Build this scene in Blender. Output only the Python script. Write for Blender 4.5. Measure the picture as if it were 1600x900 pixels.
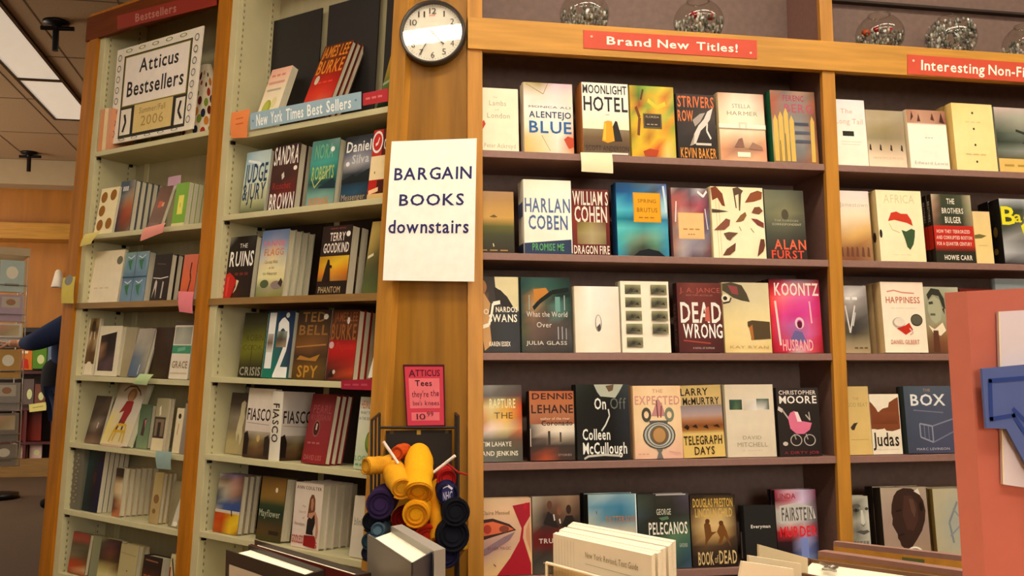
import bpy, math, random
from mathutils import Vector, Matrix
random.seed(7)
# ------------------------------------------------------------------ camera, world, light, exposure
S = bpy.context.scene
COL = S.collection
for o in list(bpy.data.objects):
    bpy.data.objects.remove(o, do_unlink=True)
F = 1556.0                                     # focal length in pixels of a 1600 px wide frame
CAM = Vector((0.0, -3.2, 0.90))
YAW, PITCH, ROLL = 0.19422354, 0.10380459, -0.00565017
EXPOSURE = -0.14
L_MAIN, L_FAR, L_FILL = 32.0, 28.0, 15.0
WARM = (1.0, 0.88, 0.69)


def cam_axes(yaw, pitch, roll):
    f = Vector((math.cos(pitch) * math.sin(yaw), math.cos(pitch) * math.cos(yaw), math.sin(pitch)))
    r = Vector((math.cos(yaw), -math.sin(yaw), 0))
    u = r.cross(f)
    return r * math.cos(roll) + u * math.sin(roll), -r * math.sin(roll) + u * math.cos(roll), f


CR, CU, CF = cam_axes(YAW, PITCH, ROLL)
cd = bpy.data.cameras.new('camera')
cam = bpy.data.objects.new('camera', cd)
COL.objects.link(cam)
cd.sensor_width = 36.0
cd.lens = 36.0 * F / 1600.0
cd.clip_start, cd.clip_end = 0.05, 100
mw = Matrix((CR, CU, -CF)).transposed().to_4x4()
mw.translation = CAM
cam.matrix_world = mw
S.camera = cam
S.view_settings.view_transform = 'Standard'
S.view_settings.look = 'None'
S.view_settings.gamma = 1.0
S.view_settings.use_curve_mapping = False
S.view_settings.exposure = EXPOSURE
W = bpy.data.worlds.new('world')
S.world = W
W.use_nodes = True
W.node_tree.nodes['Background'].inputs[0].default_value = (1.0, 0.8, 0.58, 1)
W.node_tree.nodes['Background'].inputs[1].default_value = 0.25


# ------------------------------------------------------------------ frames: world (right case), left case, panel
class Frame:
    def __init__(s, m):
        s.m = m
        s.i = m.inverted()
        s.c = s.i @ CAM
        s.r = s.i.to_3x3()

    def ray(s, px, py):
        return s.r @ (CR * ((px - 800) / F) - CU * ((py - 450) / F) + CF)

    def hit(s, px, py, y=0.0):
        d = s.ray(px, py)
        return s.c + d * ((y - s.c.y) / d.y)

    def hitz(s, px, py, z):
        d = s.ray(px, py)
        return s.c + d * ((z - s.c.z) / d.z)

    def proj(s, p):
        q = s.m @ Vector(p) - CAM
        w = q.dot(CF)
        return 800 + F * q.dot(CR) / w, 450 - F * q.dot(CU) / w

    def u_at(s, px, y, z):
        py = 450
        for _ in range(6):
            h = s.hit(px, py, y)
            py = s.proj((h.x, y, z))[1]
        return s.hit(px, py, y).x


FW = Frame(Matrix.Identity(4))
ML3 = Matrix(((0.67753437, 0.73391280, 0.04815793), (-0.73450900, 0.67856025, -0.00724629), (-0.03799620, -0.03046282, 0.99881345)))
LS = 0.744
ml = ML3.to_4x4()
ml.translation = CAM - ML3 @ Vector((0, -3.2 * LS, 0))
FL = Frame(ml)


def zfloor(u, y=0.0):
    """height in the left case's frame at which the room floor lies"""
    return (-ml.translation.z - ML3[2][0] * u - ML3[2][1] * y) / ML3[2][2]


# ------------------------------------------------------------------ colour and materials
WB = (1.0, 0.97, 0.90)


def lin(h, wb=False):
    h = h.strip()
    v = [int(h[i:i + 2], 16) / 255 for i in (0, 2, 4)]
    v = [c / 12.92 if c <= 0.04045 else ((c + 0.055) / 1.055) ** 2.4 for c in v]
    return (v[0], v[1], v[2], 1.0)


def mat(name, rough=0.5, col=None, metal=0.0, noise=None, spec=0.5, emit=None, estr=1.0, trans=0.0, alpha=1.0, coat=0.0):
    m = bpy.data.materials.new(name)
    m.use_nodes = True
    nt = m.node_tree
    b = nt.nodes['Principled BSDF']
    b.inputs['Roughness'].default_value = rough
    b.inputs['Metallic'].default_value = metal
    b.inputs['Specular IOR Level'].default_value = spec
    b.inputs['Transmission Weight'].default_value = trans
    b.inputs['Coat Weight'].default_value = coat
    if col is None:
        a = nt.nodes.new('ShaderNodeAttribute')
        a.attribute_name = 'Col'
        src = a.outputs['Color']
    else:
        rgb = nt.nodes.new('ShaderNodeRGB')
        rgb.outputs[0].default_value = lin(col) if isinstance(col, str) else col
        src = rgb.outputs[0]
    if noise:
        sc, amt, stretch = noise
        tc = nt.nodes.new('ShaderNodeTexCoord')
        mp = nt.nodes.new('ShaderNodeMapping')
        mp.inputs['Scale'].default_value = stretch
        nz = nt.nodes.new('ShaderNodeTexNoise')
        nz.inputs['Scale'].default_value = sc
        nz.inputs['Detail'].default_value = 5
        nt.links.new(tc.outputs['Object'], mp.inputs[0])
        nt.links.new(mp.outputs[0], nz.inputs['Vector'])
        mr = nt.nodes.new('ShaderNodeMapRange')
        mr.inputs['From Min'].default_value = 0.3
        mr.inputs['From Max'].default_value = 0.7
        mr.inputs['To Min'].default_value = 1 - amt
        mr.inputs['To Max'].default_value = 1 + amt * 0.6
        nt.links.new(nz.outputs[0], mr.inputs[0])
        mx = nt.nodes.new('ShaderNodeVectorMath')
        mx.operation = 'SCALE'
        nt.links.new(src, mx.inputs[0])
        nt.links.new(mr.outputs[0], mx.inputs['Scale'])
        src = mx.outputs[0]
    nt.links.new(src, b.inputs['Base Color'])
    if emit:
        b.inputs['Emission Color'].default_value = (*emit, 1)
        b.inputs['Emission Strength'].default_value = estr
    return m


def thin_glass(name, tint, rough=0.02, refl=1.0):
    m = bpy.data.materials.new(name)
    m.use_nodes = True
    nt = m.node_tree
    out = nt.nodes['Material Output']
    nt.nodes.remove(nt.nodes['Principled BSDF'])
    tr = nt.nodes.new('ShaderNodeBsdfTransparent')
    tr.inputs[0].default_value = lin(tint)
    gl = nt.nodes.new('ShaderNodeBsdfGlossy')
    gl.inputs['Roughness'].default_value = rough
    fr = nt.nodes.new('ShaderNodeLayerWeight')
    fr.inputs[0].default_value = 0.5
    pw = nt.nodes.new('ShaderNodeMath')
    pw.operation = 'POWER'
    pw.inputs[1].default_value = 4.0
    k = nt.nodes.new('ShaderNodeMath')
    k.operation = 'MULTIPLY_ADD'
    k.inputs[1].default_value = 0.9 * refl
    k.inputs[2].default_value = 0.045 * refl
    nt.links.new(fr.outputs['Facing'], pw.inputs[0])
    mx = nt.nodes.new('ShaderNodeMixShader')
    nt.links.new(pw.outputs[0], k.inputs[0])
    nt.links.new(k.outputs[0], mx.inputs[0])
    nt.links.new(tr.outputs[0], mx.inputs[1])
    nt.links.new(gl.outputs[0], mx.inputs[2])
    nt.links.new(mx.outputs[0], out.inputs[0])
    return m


MT = dict(
    glass=thin_glass('clear_glass', 'f4f4f0'),
    acrylic=thin_glass('clear_acrylic', 'f6f0e0', 0.06),
    matte=mat('matte_paper', 0.75, noise=(30, 0.04, (1, 1, 1)), spec=0.3),
    gloss=mat('glossy_jacket', 0.38, noise=(25, 0.04, (1, 1, 1)), spec=0.2),
    film=mat('clear_film_jacket', 0.2, noise=(25, 0.04, (1, 1, 1)), spec=0.3),
    pages=mat('page_edges', 0.85, col='d3c9ad', noise=(900, 0.16, (1, 1, 0.02)), spec=0.2),
    wood=mat('honey_oak_upright', 0.38, col='bc8230', noise=(7, 0.22, (6, 6, 0.5)), spec=0.3),
    woodh=mat('honey_oak_level', 0.38, col='c8903a', noise=(7, 0.2, (0.5, 6, 7)), spec=0.3),
    wooddk=mat('orange_oak_upright', 0.5, col='ac6a14', noise=(6, 0.25, (6, 6, 0.5)), spec=0.12),
    woodhd=mat('red_oak_header', 0.55, col='6a3008', noise=(6, 0.25, (0.6, 6, 6)), spec=0.08),
    panel=mat('oak_veneer_panel', 0.4, col='96661a', noise=(5, 0.3, (5, 5, 0.35)), spec=0.3),
    slot=mat('standard_slot', 0.6, col='867c60'),
    farwood=mat('amber_wood_wall', 0.45, col='b8741e', noise=(3, 0.2, (3, 3, 0.4))),
    brown=mat('brown_laminate', 0.5, col='8e6a60', noise=(60, 0.08, (1, 1, 1))),
    brownb=mat('mauve_brown_backing', 0.7, col='7a6259', noise=(40, 0.12, (1, 1, 1))),
    cream=mat('cream_paint', 0.6, col='c8bf94', noise=(12, 0.06, (1, 1, 1))),
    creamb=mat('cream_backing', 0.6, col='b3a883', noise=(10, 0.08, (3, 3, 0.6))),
    brownsh=mat('brown_oak_shelf', 0.5, col='8f6a35', noise=(8, 0.2, (0.7, 6, 6))),
    black=mat('black_board', 0.6, col='1c1614', noise=(30, 0.2, (1, 1, 1))),
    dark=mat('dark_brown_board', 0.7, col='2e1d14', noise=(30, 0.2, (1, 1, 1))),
    metal=mat('dark_metal', 0.4, col='201c1c', metal=0.6),
    steel=mat('bright_steel', 0.3, col='b8b2a8', metal=1.0),
    wire=mat('black_wire', 0.45, col='17120f', spec=0.5),
    bead=mat('silver_bead', 0.22, col='b9b7b0', metal=0.9),
    carpet=mat('brown_carpet', 0.95, col='5c4a3b', noise=(160, 0.35, (1, 1, 1)), spec=0.1),
    ceil=mat('beige_ceiling_tile', 0.85, col='b89a78', noise=(70, 0.1, (1, 1, 1)), spec=0.1),
    wall=mat('beige_plaster', 0.85, col='c4ae8c', noise=(8, 0.05, (1, 1, 1)), spec=0.1),
    cloth=mat('cotton_jersey', 0.9, noise=(220, 0.1, (1, 1, 1)), spec=0.15),
    skin=mat('skin', 0.55, col='c48d6c', noise=(60, 0.08, (1, 1, 1))),
    denim=mat('navy_cloth', 0.9, col='26304e', noise=(150, 0.18, (1, 1, 1)), spec=0.15),
    blackcloth=mat('black_cloth', 0.9, col='17151a', noise=(120, 0.2, (1, 1, 1)), spec=0.15),
)


# ------------------------------------------------------------------ letter outlines, built once from Blender's own font
def glyphs(chars):
    made = []
    for bold in (0, 1):
        for ch in chars:
            c = bpy.data.curves.new('letter', 'FONT')
            c.body = ch
            c.size = 1.0
            c.resolution_u = 2
            c.offset = 0.017 if bold else 0.0
            o = bpy.data.objects.new('letter', c)
            COL.objects.link(o)
            made.append((bold, ch, o))
    bpy.context.view_layer.update()
    dg = bpy.context.evaluated_depsgraph_get()
    out = {}
    for bold, ch, o in made:
        me = o.evaluated_get(dg).to_mesh()
        vs = [(v.co.x, v.co.y) for v in me.vertices]
        fs = [tuple(p.vertices) for p in me.polygons]
        out[bold, ch] = (vs, fs, max([v[0] for v in vs], default=0.2))
        o.evaluated_get(dg).to_mesh_clear()
    for _, _, o in made:
        c = o.data
        bpy.data.objects.remove(o)
        bpy.data.curves.remove(c)
    return out


GL = glyphs("ABCDEFGHIJKLMNOPQRSTUVWXYZabcdefghijklmnopqrstuvwxyz0123456789!&.,-/?'$*")


def text_shape(s, bold):
    vs, fs, x = [], [], 0.0
    for ch in s:
        if ch == ' ' or (bold, ch) not in GL:
            x += 0.3
            continue
        v, f, w = GL[bold, ch]
        n = len(vs)
        vs += [(a + x, b) for a, b in v]
        fs += [tuple(i + n for i in q) for q in f]
        x += w + 0.07
    return vs, fs


# ------------------------------------------------------------------ mesh builder
class MB:
    def __init__(s):
        s.v, s.f, s.c, s.m, s.sm = [], [], [], [], []
        s.sub = 1

    def poly(s, pts, col='ffffff', mi=0, smooth=False):
        n = len(s.v)
        s.v += [tuple(p) for p in pts]
        s.f.append(tuple(range(n, n + len(pts))))
        if isinstance(col, str):
            col = lin(col)
        if isinstance(col, tuple):
            col = [col] * len(pts)
        s.c.append(col)
        s.m.append(mi)
        s.sm.append(smooth)

    def raw(s, vs, fs, col='ffffff', mi=0, smooth=False):
        n = len(s.v)
        s.v += [tuple(p) for p in vs]
        col = lin(col) if isinstance(col, str) else col
        for q in fs:
            s.f.append(tuple(i + n for i in q))
            s.c.append([col] * len(q))
            s.m.append(mi)
            s.sm.append(smooth)

    def box(s, x0, x1, y0, y1, z0, z1, col='ffffff', mi=0):
        p = [(x, y, z) for z in (z0, z1) for y in (y0, y1) for x in (x0, x1)]
        s.raw(p, [(0, 2, 3, 1), (4, 5, 7, 6), (0, 1, 5, 4), (2, 6, 7, 3), (0, 4, 6, 2), (1, 3, 7, 5)], col, mi)

    def hexa(s, p, col='ffffff', mi=0):
        """8 points: bottom front-left, front-right, back-right, back-left, then the same four on top"""
        s.raw(p, [(3, 2, 1, 0), (4, 5, 6, 7), (0, 1, 5, 4), (1, 2, 6, 5), (2, 3, 7, 6), (3, 0, 4, 7)], col, mi)

    def prism(s, pts, n, col='ffffff', mi=0):
        """a flat outline PTS (3-D) given the thickness vector N"""
        n = Vector(n)
        a = [Vector(p) for p in pts]
        b = [p + n for p in a]
        k = len(a)
        s.raw(a + b, [tuple(range(k))[::-1], tuple(range(k, 2 * k))] + [(i, (i + 1) % k, k + (i + 1) % k, k + i) for i in range(k)], col, mi)

    def tube(s, pts, r, col='ffffff', mi=0, n=8, closed=False):
        pts = [Vector(p) for p in pts]
        rings = []
        k = len(pts)
        up = None
        for i, p in enumerate(pts):
            a = pts[(i - 1) % k] if closed or i else p
            b = pts[(i + 1) % k] if closed or i < k - 1 else p
            t = (b - a).normalized()
            if up is None:
                up = t.orthogonal().normalized()
            up = (up - t * up.dot(t)).normalized()
            w = t.cross(up)
            rr = r[i] if isinstance(r, (list, tuple)) else r
            rings.append([p + (up * math.cos(2 * math.pi * j / n) + w * math.sin(2 * math.pi * j / n)) * rr for j in range(n)])
        vs = [q for g in rings for q in g]
        fs = []
        for i in range(k if closed else k - 1):
            i2 = (i + 1) % k
            for j in range(n):
                fs.append((i * n + j, i * n + (j + 1) % n, i2 * n + (j + 1) % n, i2 * n + j))
        s.raw(vs, fs, col, mi, True)
        if not closed:
            s.raw(rings[0], [tuple(range(n))[::-1]], col, mi)
            s.raw(rings[-1], [tuple(range(n))], col, mi)

    def lathe(s, prof, n=32, col='ffffff', mi=0, c=(0, 0, 0), smooth=True):
        """(r, z) profile turned about z through C"""
        vs = [(c[0] + r * math.cos(2 * math.pi * j / n), c[1] + r * math.sin(2 * math.pi * j / n), c[2] + z) for r, z in prof for j in range(n)]
        fs = [(i * n + j, i * n + (j + 1) % n, (i + 1) * n + (j + 1) % n, (i + 1) * n + j) for i in range(len(prof) - 1) for j in range(n)]
        s.raw(vs, fs, col, mi, smooth)

    def ball(s, c, r, col='ffffff', mi=0, n=10, sq=(1, 1, 1)):
        vs, fs = [], []
        h = max(3, n // 2)
        for i in range(h + 1):
            t = math.pi * i / h
            for j in range(n):
                a = 2 * math.pi * j / n
                vs.append((c[0] + r * sq[0] * math.sin(t) * math.cos(a), c[1] + r * sq[1] * math.sin(t) * math.sin(a), c[2] + r * sq[2] * math.cos(t)))
        for i in range(h):
            for j in range(n):
                fs.append((i * n + j, (i + 1) * n + j, (i + 1) * n + (j + 1) % n, i * n + (j + 1) % n))
        s.raw(vs, fs, col, mi, True)

    # printed artwork, laid out on a surface by a mapping (u right, v down, lift) -> point
    def art(s, spec, mp, mi=0, k0=1, step=0.00022):
        k = k0
        for it in spec.split(';'):
            q = it.split()
            if not q:
                continue
            lift = k * step
            k += 1
            op = q[0]
            if op == 'r':
                x0, y0, x1, y1 = map(float, q[1:5])
                nx = max(1, round(s.sub * abs(x1 - x0)))
                ny = max(1, round(s.sub * abs(y1 - y0)))
                for i in range(nx):
                    for j in range(ny):
                        a0, a1 = x0 + (x1 - x0) * i / nx, x0 + (x1 - x0) * (i + 1) / nx
                        b0, b1 = y0 + (y1 - y0) * j / ny, y0 + (y1 - y0) * (j + 1) / ny
                        s.poly([mp(a0, b1, lift), mp(a1, b1, lift), mp(a1, b0, lift), mp(a0, b0, lift)], q[5], mi)
            elif op == 'e':
                cx, cy, rx, ry = map(float, q[1:5])
                s.poly([mp(cx + rx * math.cos(a * math.pi / 10), cy - ry * math.sin(a * math.pi / 10), lift) for a in range(20)], q[5], mi)
            elif op == 'o':                       # ring
                cx, cy, rx, ry, w = map(float, q[1:6])
                for a in range(20):
                    a0, a1 = a * math.pi / 10, (a + 1) * math.pi / 10
                    s.poly([mp(cx + rx * f * math.cos(b), cy - ry * f * math.sin(b), lift) for f, b in ((1, a0), (1, a1), (1 - w, a1), (1 - w, a0))], q[6], mi)
            elif op == 'p':
                c = list(map(float, q[2:]))
                pts = [(c[i], c[i + 1]) for i in range(0, len(c), 2)]
                area = sum(pts[i][0] * pts[(i + 1) % len(pts)][1] - pts[(i + 1) % len(pts)][0] * pts[i][1] for i in range(len(pts)))
                if area > 0:
                    pts = pts[::-1]
                s.poly([mp(x, y, lift) for x, y in pts], q[1], mi)
            elif op == 'l':                       # stroke
                w = float(q[1])
                c = list(map(float, q[3:]))
                pts = [Vector((c[i], c[i + 1])) for i in range(0, len(c), 2)]
                for a, b in zip(pts, pts[1:]):
                    d = (b - a).normalized()
                    nn = Vector((-d.y, d.x)) * w
                    s.poly([mp(z.x, z.y, lift) for z in (a + nn, b + nn, b - nn, a - nn)], q[2], mi)
            elif op == 'g':                       # smooth printed picture from a small grid of inks
                x0, y0, x1, y1 = map(float, q[1:5])
                rows = [[lin(h) for h in r.split(',')] for r in q[5].split('|')]
                R_, C_ = len(rows), max(len(r) for r in rows)
                rows = [r if len(r) == C_ else [r[0]] * C_ for r in rows]
                if R_ == 1:
                    rows.append(rows[0])
                if C_ == 1:
                    rows = [[r[0], r[0]] for r in rows]
                R_, C_ = len(rows), len(rows[0])
                for i in range(R_ - 1):
                    for j in range(C_ - 1):
                        f = lambda a, b: mp(x0 + (x1 - x0) * b / (C_ - 1), y0 + (y1 - y0) * a / (R_ - 1), lift)
                        s.poly([f(i + 1, j), f(i + 1, j + 1), f(i, j + 1), f(i, j)], [rows[i + 1][j], rows[i + 1][j + 1], rows[i][j + 1], rows[i][j]], mi)
            elif op in 'tTvV':                    # lettering fitted to a box (v = turned a quarter clockwise)
                x0, y0, x1, y1 = map(float, q[1:5])
                vs, fs = text_shape(' '.join(q[6:]), 1 if op in 'TV' else 0)
                if not vs:
                    continue
                a0, a1 = min(v[0] for v in vs), max(v[0] for v in vs)
                b0, b1 = (0.0 if any(ch.isalnum() for ch in it) else min(v[1] for v in vs)), max(v[1] for v in vs)
                n = len(s.v)
                for a, b in vs:
                    fa, fb = (a - a0) / max(a1 - a0, 1e-6), (b - b0) / max(b1 - b0, 1e-6)
                    if op in 'tT':
                        s.v.append(tuple(mp(x0 + (x1 - x0) * fa, y1 + (y0 - y1) * fb, lift)))
                    else:
                        s.v.append(tuple(mp(x0 + (x1 - x0) * fb, y0 + (y1 - y0) * fa, lift)))
                c = lin(q[5])
                for f in fs:
                    s.f.append(tuple(i + n for i in f))
                    s.c.append([c] * len(f))
                    s.m.append(mi)
                    s.sm.append(False)

    def build(s, name, mats, parent=None, matrix=None, bevel=0.0):
        me = bpy.data.meshes.new(name)
        me.from_pydata(s.v, [], s.f)
        at = me.color_attributes.new('Col', 'FLOAT_COLOR', 'CORNER')
        flat = [x for f in s.c for c in f for x in c]
        at.data.foreach_set('color', flat)
        for m in (mats if isinstance(mats, (list, tuple)) else [mats]):
            me.materials.append(MT[m] if isinstance(m, str) else m)
        me.polygons.foreach_set('material_index', s.m)
        me.polygons.foreach_set('use_smooth', s.sm)
        me.update()
        o = bpy.data.objects.new(name, me)
        COL.objects.link(o)
        if parent:
            o.parent = parent
        if matrix is not None:
            if parent:
                o.matrix_local = matrix
            else:
                o.matrix_world = matrix
        if bevel:
            b = o.modifiers.new('bevel', 'BEVEL')
            b.width = bevel
            b.segments = 2
            b.limit_method = 'ANGLE'
        return o


LABELS = {}


def tag(o, label=None, cat=None, group=None, kind=None):
    if label:
        o['label'] = label
        LABELS.setdefault(label, []).append(o.name)
    if cat:
        o['category'] = cat
    if group:
        o['group'] = group
    if kind:
        o['kind'] = kind
    return o


def thing(name, label, cat, matrix=None, group=None):
    o = bpy.data.objects.new(name, None)
    COL.objects.link(o)
    o.empty_display_size = 0.05
    if matrix is not None:
        o.matrix_world = matrix
    return tag(o, label, cat, group)


def T4(x, y, z):
    return Matrix.Translation((x, y, z))


def RX(a):
    return Matrix.Rotation(math.radians(a), 4, 'X')


def RY(a):
    return Matrix.Rotation(math.radians(a), 4, 'Y')


def RZ(a):
    return Matrix.Rotation(math.radians(a), 4, 'Z')


# ------------------------------------------------------------------ the room
CEIL = 3.5
X0, X1, Y0, Y1 = -5.6, 5.6, -8.6, 9.0


def struct(name, m, mats, bevel=0):
    return tag(m.build(name, mats, bevel=bevel), kind='structure')


m = MB(); m.box(X0, X1, Y0, Y1, -0.1, 0.0); struct('floor', m, 'carpet')
m = MB(); m.box(X0, X1, Y0, Y1, CEIL, CEIL + 0.1)
struct('ceiling', m, 'ceil')
m = MB()                                       # thin tile seams of the hung ceiling
for i in range(19):
    x = X0 + 0.61 * i
    m.box(x - 0.004, x + 0.004, Y0, Y1, CEIL - 0.004, CEIL)
for i in range(15):
    y = Y0 + 1.22 * i
    m.box(X0, X1, y - 0.004, y + 0.004, CEIL - 0.004, CEIL)
struct('trim_1', m, mat('ceiling_grid', 0.7, col='7a6248'))
m = MB()
m.box(X0 - 0.1, X0, Y0, 4.6, 0, CEIL); m.box(X0 - 0.1, X0, 7.6, Y1, 0, CEIL); m.box(X0 - .1, X0, 4.6, 7.6, 0, .8); m.box(X0 - .1, X0, 4.6, 7.6, 2.7, CEIL)
struct('wall_left', m, 'wall')
m = MB(); m.box(X0 - .08, X0 - .06, 4.6, 7.6, .8, 2.7)
w3 = struct('window_2', m, mat('fill_side_pane', 0.3, col='ffffff', emit=(1.0, 0.9, 0.74), estr=7.0))  # unseen lit pane added in the left wall to brighten the ceiling
m = MB()
for q in (4.6, 6.08, 7.55):
    m.box(X0 - .06, X0 - .01, q, q + .05, .8, 2.7)
m.box(X0 - .06, X0 - .01, 4.6, 7.6, .8, .85); m.box(X0 - .06, X0 - .01, 4.6, 7.6, 2.65, 2.7)
m.build('window_frame', 'wood', w3)
m = MB(); m.box(X1, X1 + 0.1, Y0, Y1, 0, CEIL); struct('wall_right', m, 'wall')
m = MB()
WZ0, WZ1 = 0.7, 2.9
WXS = [(-0.3, 1.8)]
edges = [X0] + [v for w in WXS for v in w] + [X1]
m.box(X0, X1, Y0 - 0.1, Y0, 0, WZ0); m.box(X0, X1, Y0 - 0.1, Y0, WZ1, CEIL)
for i in range(0, len(edges), 2):
    m.box(edges[i], edges[i + 1], Y0 - 0.1, Y0, WZ0, WZ1)
struct('wall_front', m, 'wall')
fill_pane = mat('fill_front_pane', 0.3, col='ffffff', emit=(1.0, 0.93, 0.80), estr=L_FILL)
for i, (a, b) in enumerate(WXS):                # unseen lit pane added behind the camera to light the shelf fronts
    m = MB(); m.box(a, b, Y0 - .08, Y0 - .06, WZ0, WZ1)
    w = struct(f'window_{i + 1}', m, fill_pane)
    m = MB()
    for q in (a, (a + b) / 2 - .02, b - .05):
        m.box(q, q + .05, Y0 - .06, Y0 - .01, WZ0, WZ1)
    m.box(a, b, Y0 - .06, Y0 - .01, WZ0, WZ0 + .05); m.box(a, b, Y0 - .06, Y0 - .01, WZ1 - .05, WZ1)
    m.build('window_frame', 'wood', w)
m = MB(); m.box(X0, X1, Y1, Y1 + 0.1, 0, CEIL); struct('wall_back', m, 'farwood')
za = FW.hit(50, 361, Y1 - 0.25).z              # wooden ledge along the far wall
m = MB()
m.box(X0, X1, Y1 - 0.22, Y1, za, CEIL - 0.02, mi=0)
m.box(X0, X1, Y1 - 0.34, Y1, za - 0.10, za + 0.08, mi=1)
struct('trim_2', m, ['farwood', 'woodh'])
m = MB(); m.box(X0, X1, Y1 - 0.5, Y1 - 0.22, CEIL - 0.28, CEIL - 0.0); struct('trim_3', m, 'wall')

# ceiling lights
glow_far = mat('lit_diffuser_aisle', 0.4, col='e8dcc8', noise=(14, 0.15, (1, 1, 1)), emit=(1.0, 0.86, 0.68), estr=0.42)
glow = mat('lit_diffuser', 0.4, col='ffffff', emit=WARM, estr=L_MAIN)


def light(x, y, wx, wy, em, label, group):
    t = thing('ceiling_light', label, 'ceiling light', T4(x, y, CEIL), group)
    m = MB()
    for a, b, c, d in ((-wx / 2 - .025, -wx / 2, -wy / 2 - .025, wy / 2 + .025), (wx / 2, wx / 2 + .025, -wy / 2 - .025, wy / 2 + .025),
                       (-wx / 2, wx / 2, -wy / 2 - .025, -wy / 2), (-wx / 2, wx / 2, wy / 2, wy / 2 + .025)):
        m.box(a, b, c, d, -0.022, -0.001)
    m.build('frame', 'metal', t)
    m = MB(); m.box(-wx / 2, wx / 2, -wy / 2, wy / 2, -0.014, -0.002); m.build('diffuser', em, t)


g = 'fluorescent panels set in the ceiling'
# aisle strip seen beyond the left case
a0 = FW.hitz(0, 33, CEIL); a1 = FW.hitz(112, 185, CEIL); b1 = FW.hitz(92, 122, CEIL)
xs0, xs1 = FW.hitz(0, 100, CEIL).x, FW.hitz(128, 152, CEIL).x
xm, wd = (xs0 + xs1) / 2, 0.33
ydiv = (FW.hitz(30, 122, CEIL).y + FW.hitz(88, 122, CEIL).y) / 2
for k in range(2):
    y = ydiv - 1.25 - 2.5 * k
    light(xm, y, wd, 2.44, glow_far, ('long lit ceiling panel at the top left edge of the photo' if k == 0 else
                                      'lit ceiling panel further up the same strip, out of view'), g)
light(xm, ydiv + 0.62, wd, 1.2, glow_far, 'lit ceiling panel ending beside the tall left case', g)
for k, (x, y, wx, wy) in enumerate([(0.35, -1.55, 1.2, .3), (1.75, -1.55, 1.2, .3), (3.15, -1.55, 1.2, .3), (-1.2, -1.35, 1.2, .3),
                                   (0.35, -3.42, 1.2, .3), (1.75, -3.42, 1.2, .3), (3.15, -3.42, 1.2, .3), (-1.2, -3.42, 1.2, .3), (-2.6, -0.7, 1.2, .3)]):  # the last panel is added, unseen, to brighten the far-left bay
    light(x, y, wx, wy, glow, 'lit ceiling panel out of view above the shop floor before the shelves', g)

glow2 = mat('added_diffuser_back', 0.4, col='ffffff', emit=WARM, estr=L_FAR)
for x, y in ((-4.6, 3.0), (-4.6, 6.2), (-.6, 4.6), (-.6, 7.0)):  # unseen panels added to light the far end of the shop
    light(x, y, .3, 1.2, glow2, 'added lit ceiling panel out of view above the back of the shop', g)

# pipe hanger on the ceiling
for px_, py_, lab_ in ((88, 34, 'dark sprinkler fitting hanging from the ceiling beside the lit panels'), (46, 238, 'far sprinkler fitting hanging from the ceiling above the amber wood wall')):
    p = FW.hitz(px_, py_, CEIL)
    t = thing('sprinkler_head', lab_, 'sprinkler', T4(p.x, p.y, CEIL), 'ceiling sprinklers')
    m = MB(); m.lathe([(0.0, 0), (.09, 0), (.085, -.02), (.03, -.03), (.025, -.05)], 16); m.build('cover_plate', 'metal', t)
    m = MB(); m.tube([(0, 0, -.03), (0, 0, -.21)], .022); m.build('stem', 'metal', t)
    m = MB(); m.tube([(-.10, 0, -.05), (.12, 0, -.045)], .016); m.build('arm', 'metal', t)


# ------------------------------------------------------------------ the right bookcase (two bays in view)
RZ_ = dict(BT=2.148, BB=2.039, S1=1.7005, S2=1.356, S3=1.0266, S4=0.6716, S5=0.3112)
P1L, P1R, DL, DR = 0.481, 0.532, 1.767, 1.817
P3L, P3R = 3.052, 3.102
TOPZ = 3.05
DEP = 0.27
case = thing('bookcase', 'oak-fronted bookcase with dark brown shelves under red category signs', 'bookcase', T4(0, 0, 0))


def part(name, m, mats, parent=case, bevel=0.0015, label=None):
    o = m.build(name, mats, parent, bevel=bevel)
    if label:
        o['label'] = label
    return o


for a, b in ((P1L, P1R), (DL, DR), (P3L, P3R)):
    m = MB(); m.box(a, b, -0.006, 0.014, 0, TOPZ); part('post', m, 'wood')
m = MB(); m.box(P1R - .0, DL, -.001, 0.02, RZ_['BB'], RZ_['BT']); m.box(DR, P3L, -.001, .02, RZ_['BB'], RZ_['BT'])
m = MB(); m.box(P1L, P3R, -.016, 0.018, RZ_['BB'], RZ_['BT']); part('header_beam', m, 'woodh')
m = MB(); m.box(P1R - .025, P3L + .02, 0.014, DEP, RZ_['BT'] - .03, RZ_['BT'] - .004); part('ledge', m, 'brown')
for k in ('S1', 'S2', 'S3', 'S4', 'S5'):
    z = RZ_[k]
    for a, b in ((P1R - .025, DL + .013), (DR - .013, P3L + .02)):
        m = MB(); m.box(a, b, 0.0015, DEP, z - .024, z); part('shelf', m, 'brown')
for a in (P1R - .045, DL + .013, P3L + .015):
    m = MB(); m.box(a, a + .022, 0.014, DEP, 0, TOPZ); part('side_panel', m, 'brown')
m = MB(); m.box(P1L, P3R, DEP, DEP + .02, 0, TOPZ); part('back_panel', m, 'brownb')
m = MB(); m.box(P1R, P3L, 0.0, .02, 0, .2); part('plinth', m, 'woodh')
m = MB(); m.box(P1L, P3R, -.01, DEP, TOPZ, TOPZ + .03); part('top', m, 'wood')
m = MB(); m.box(DR - .01, P3L, .24, DEP, FW.hit(1450, 12, .24).z, FW.hit(1450, 8, .24).z); part('batten', m, 'dark')

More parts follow.
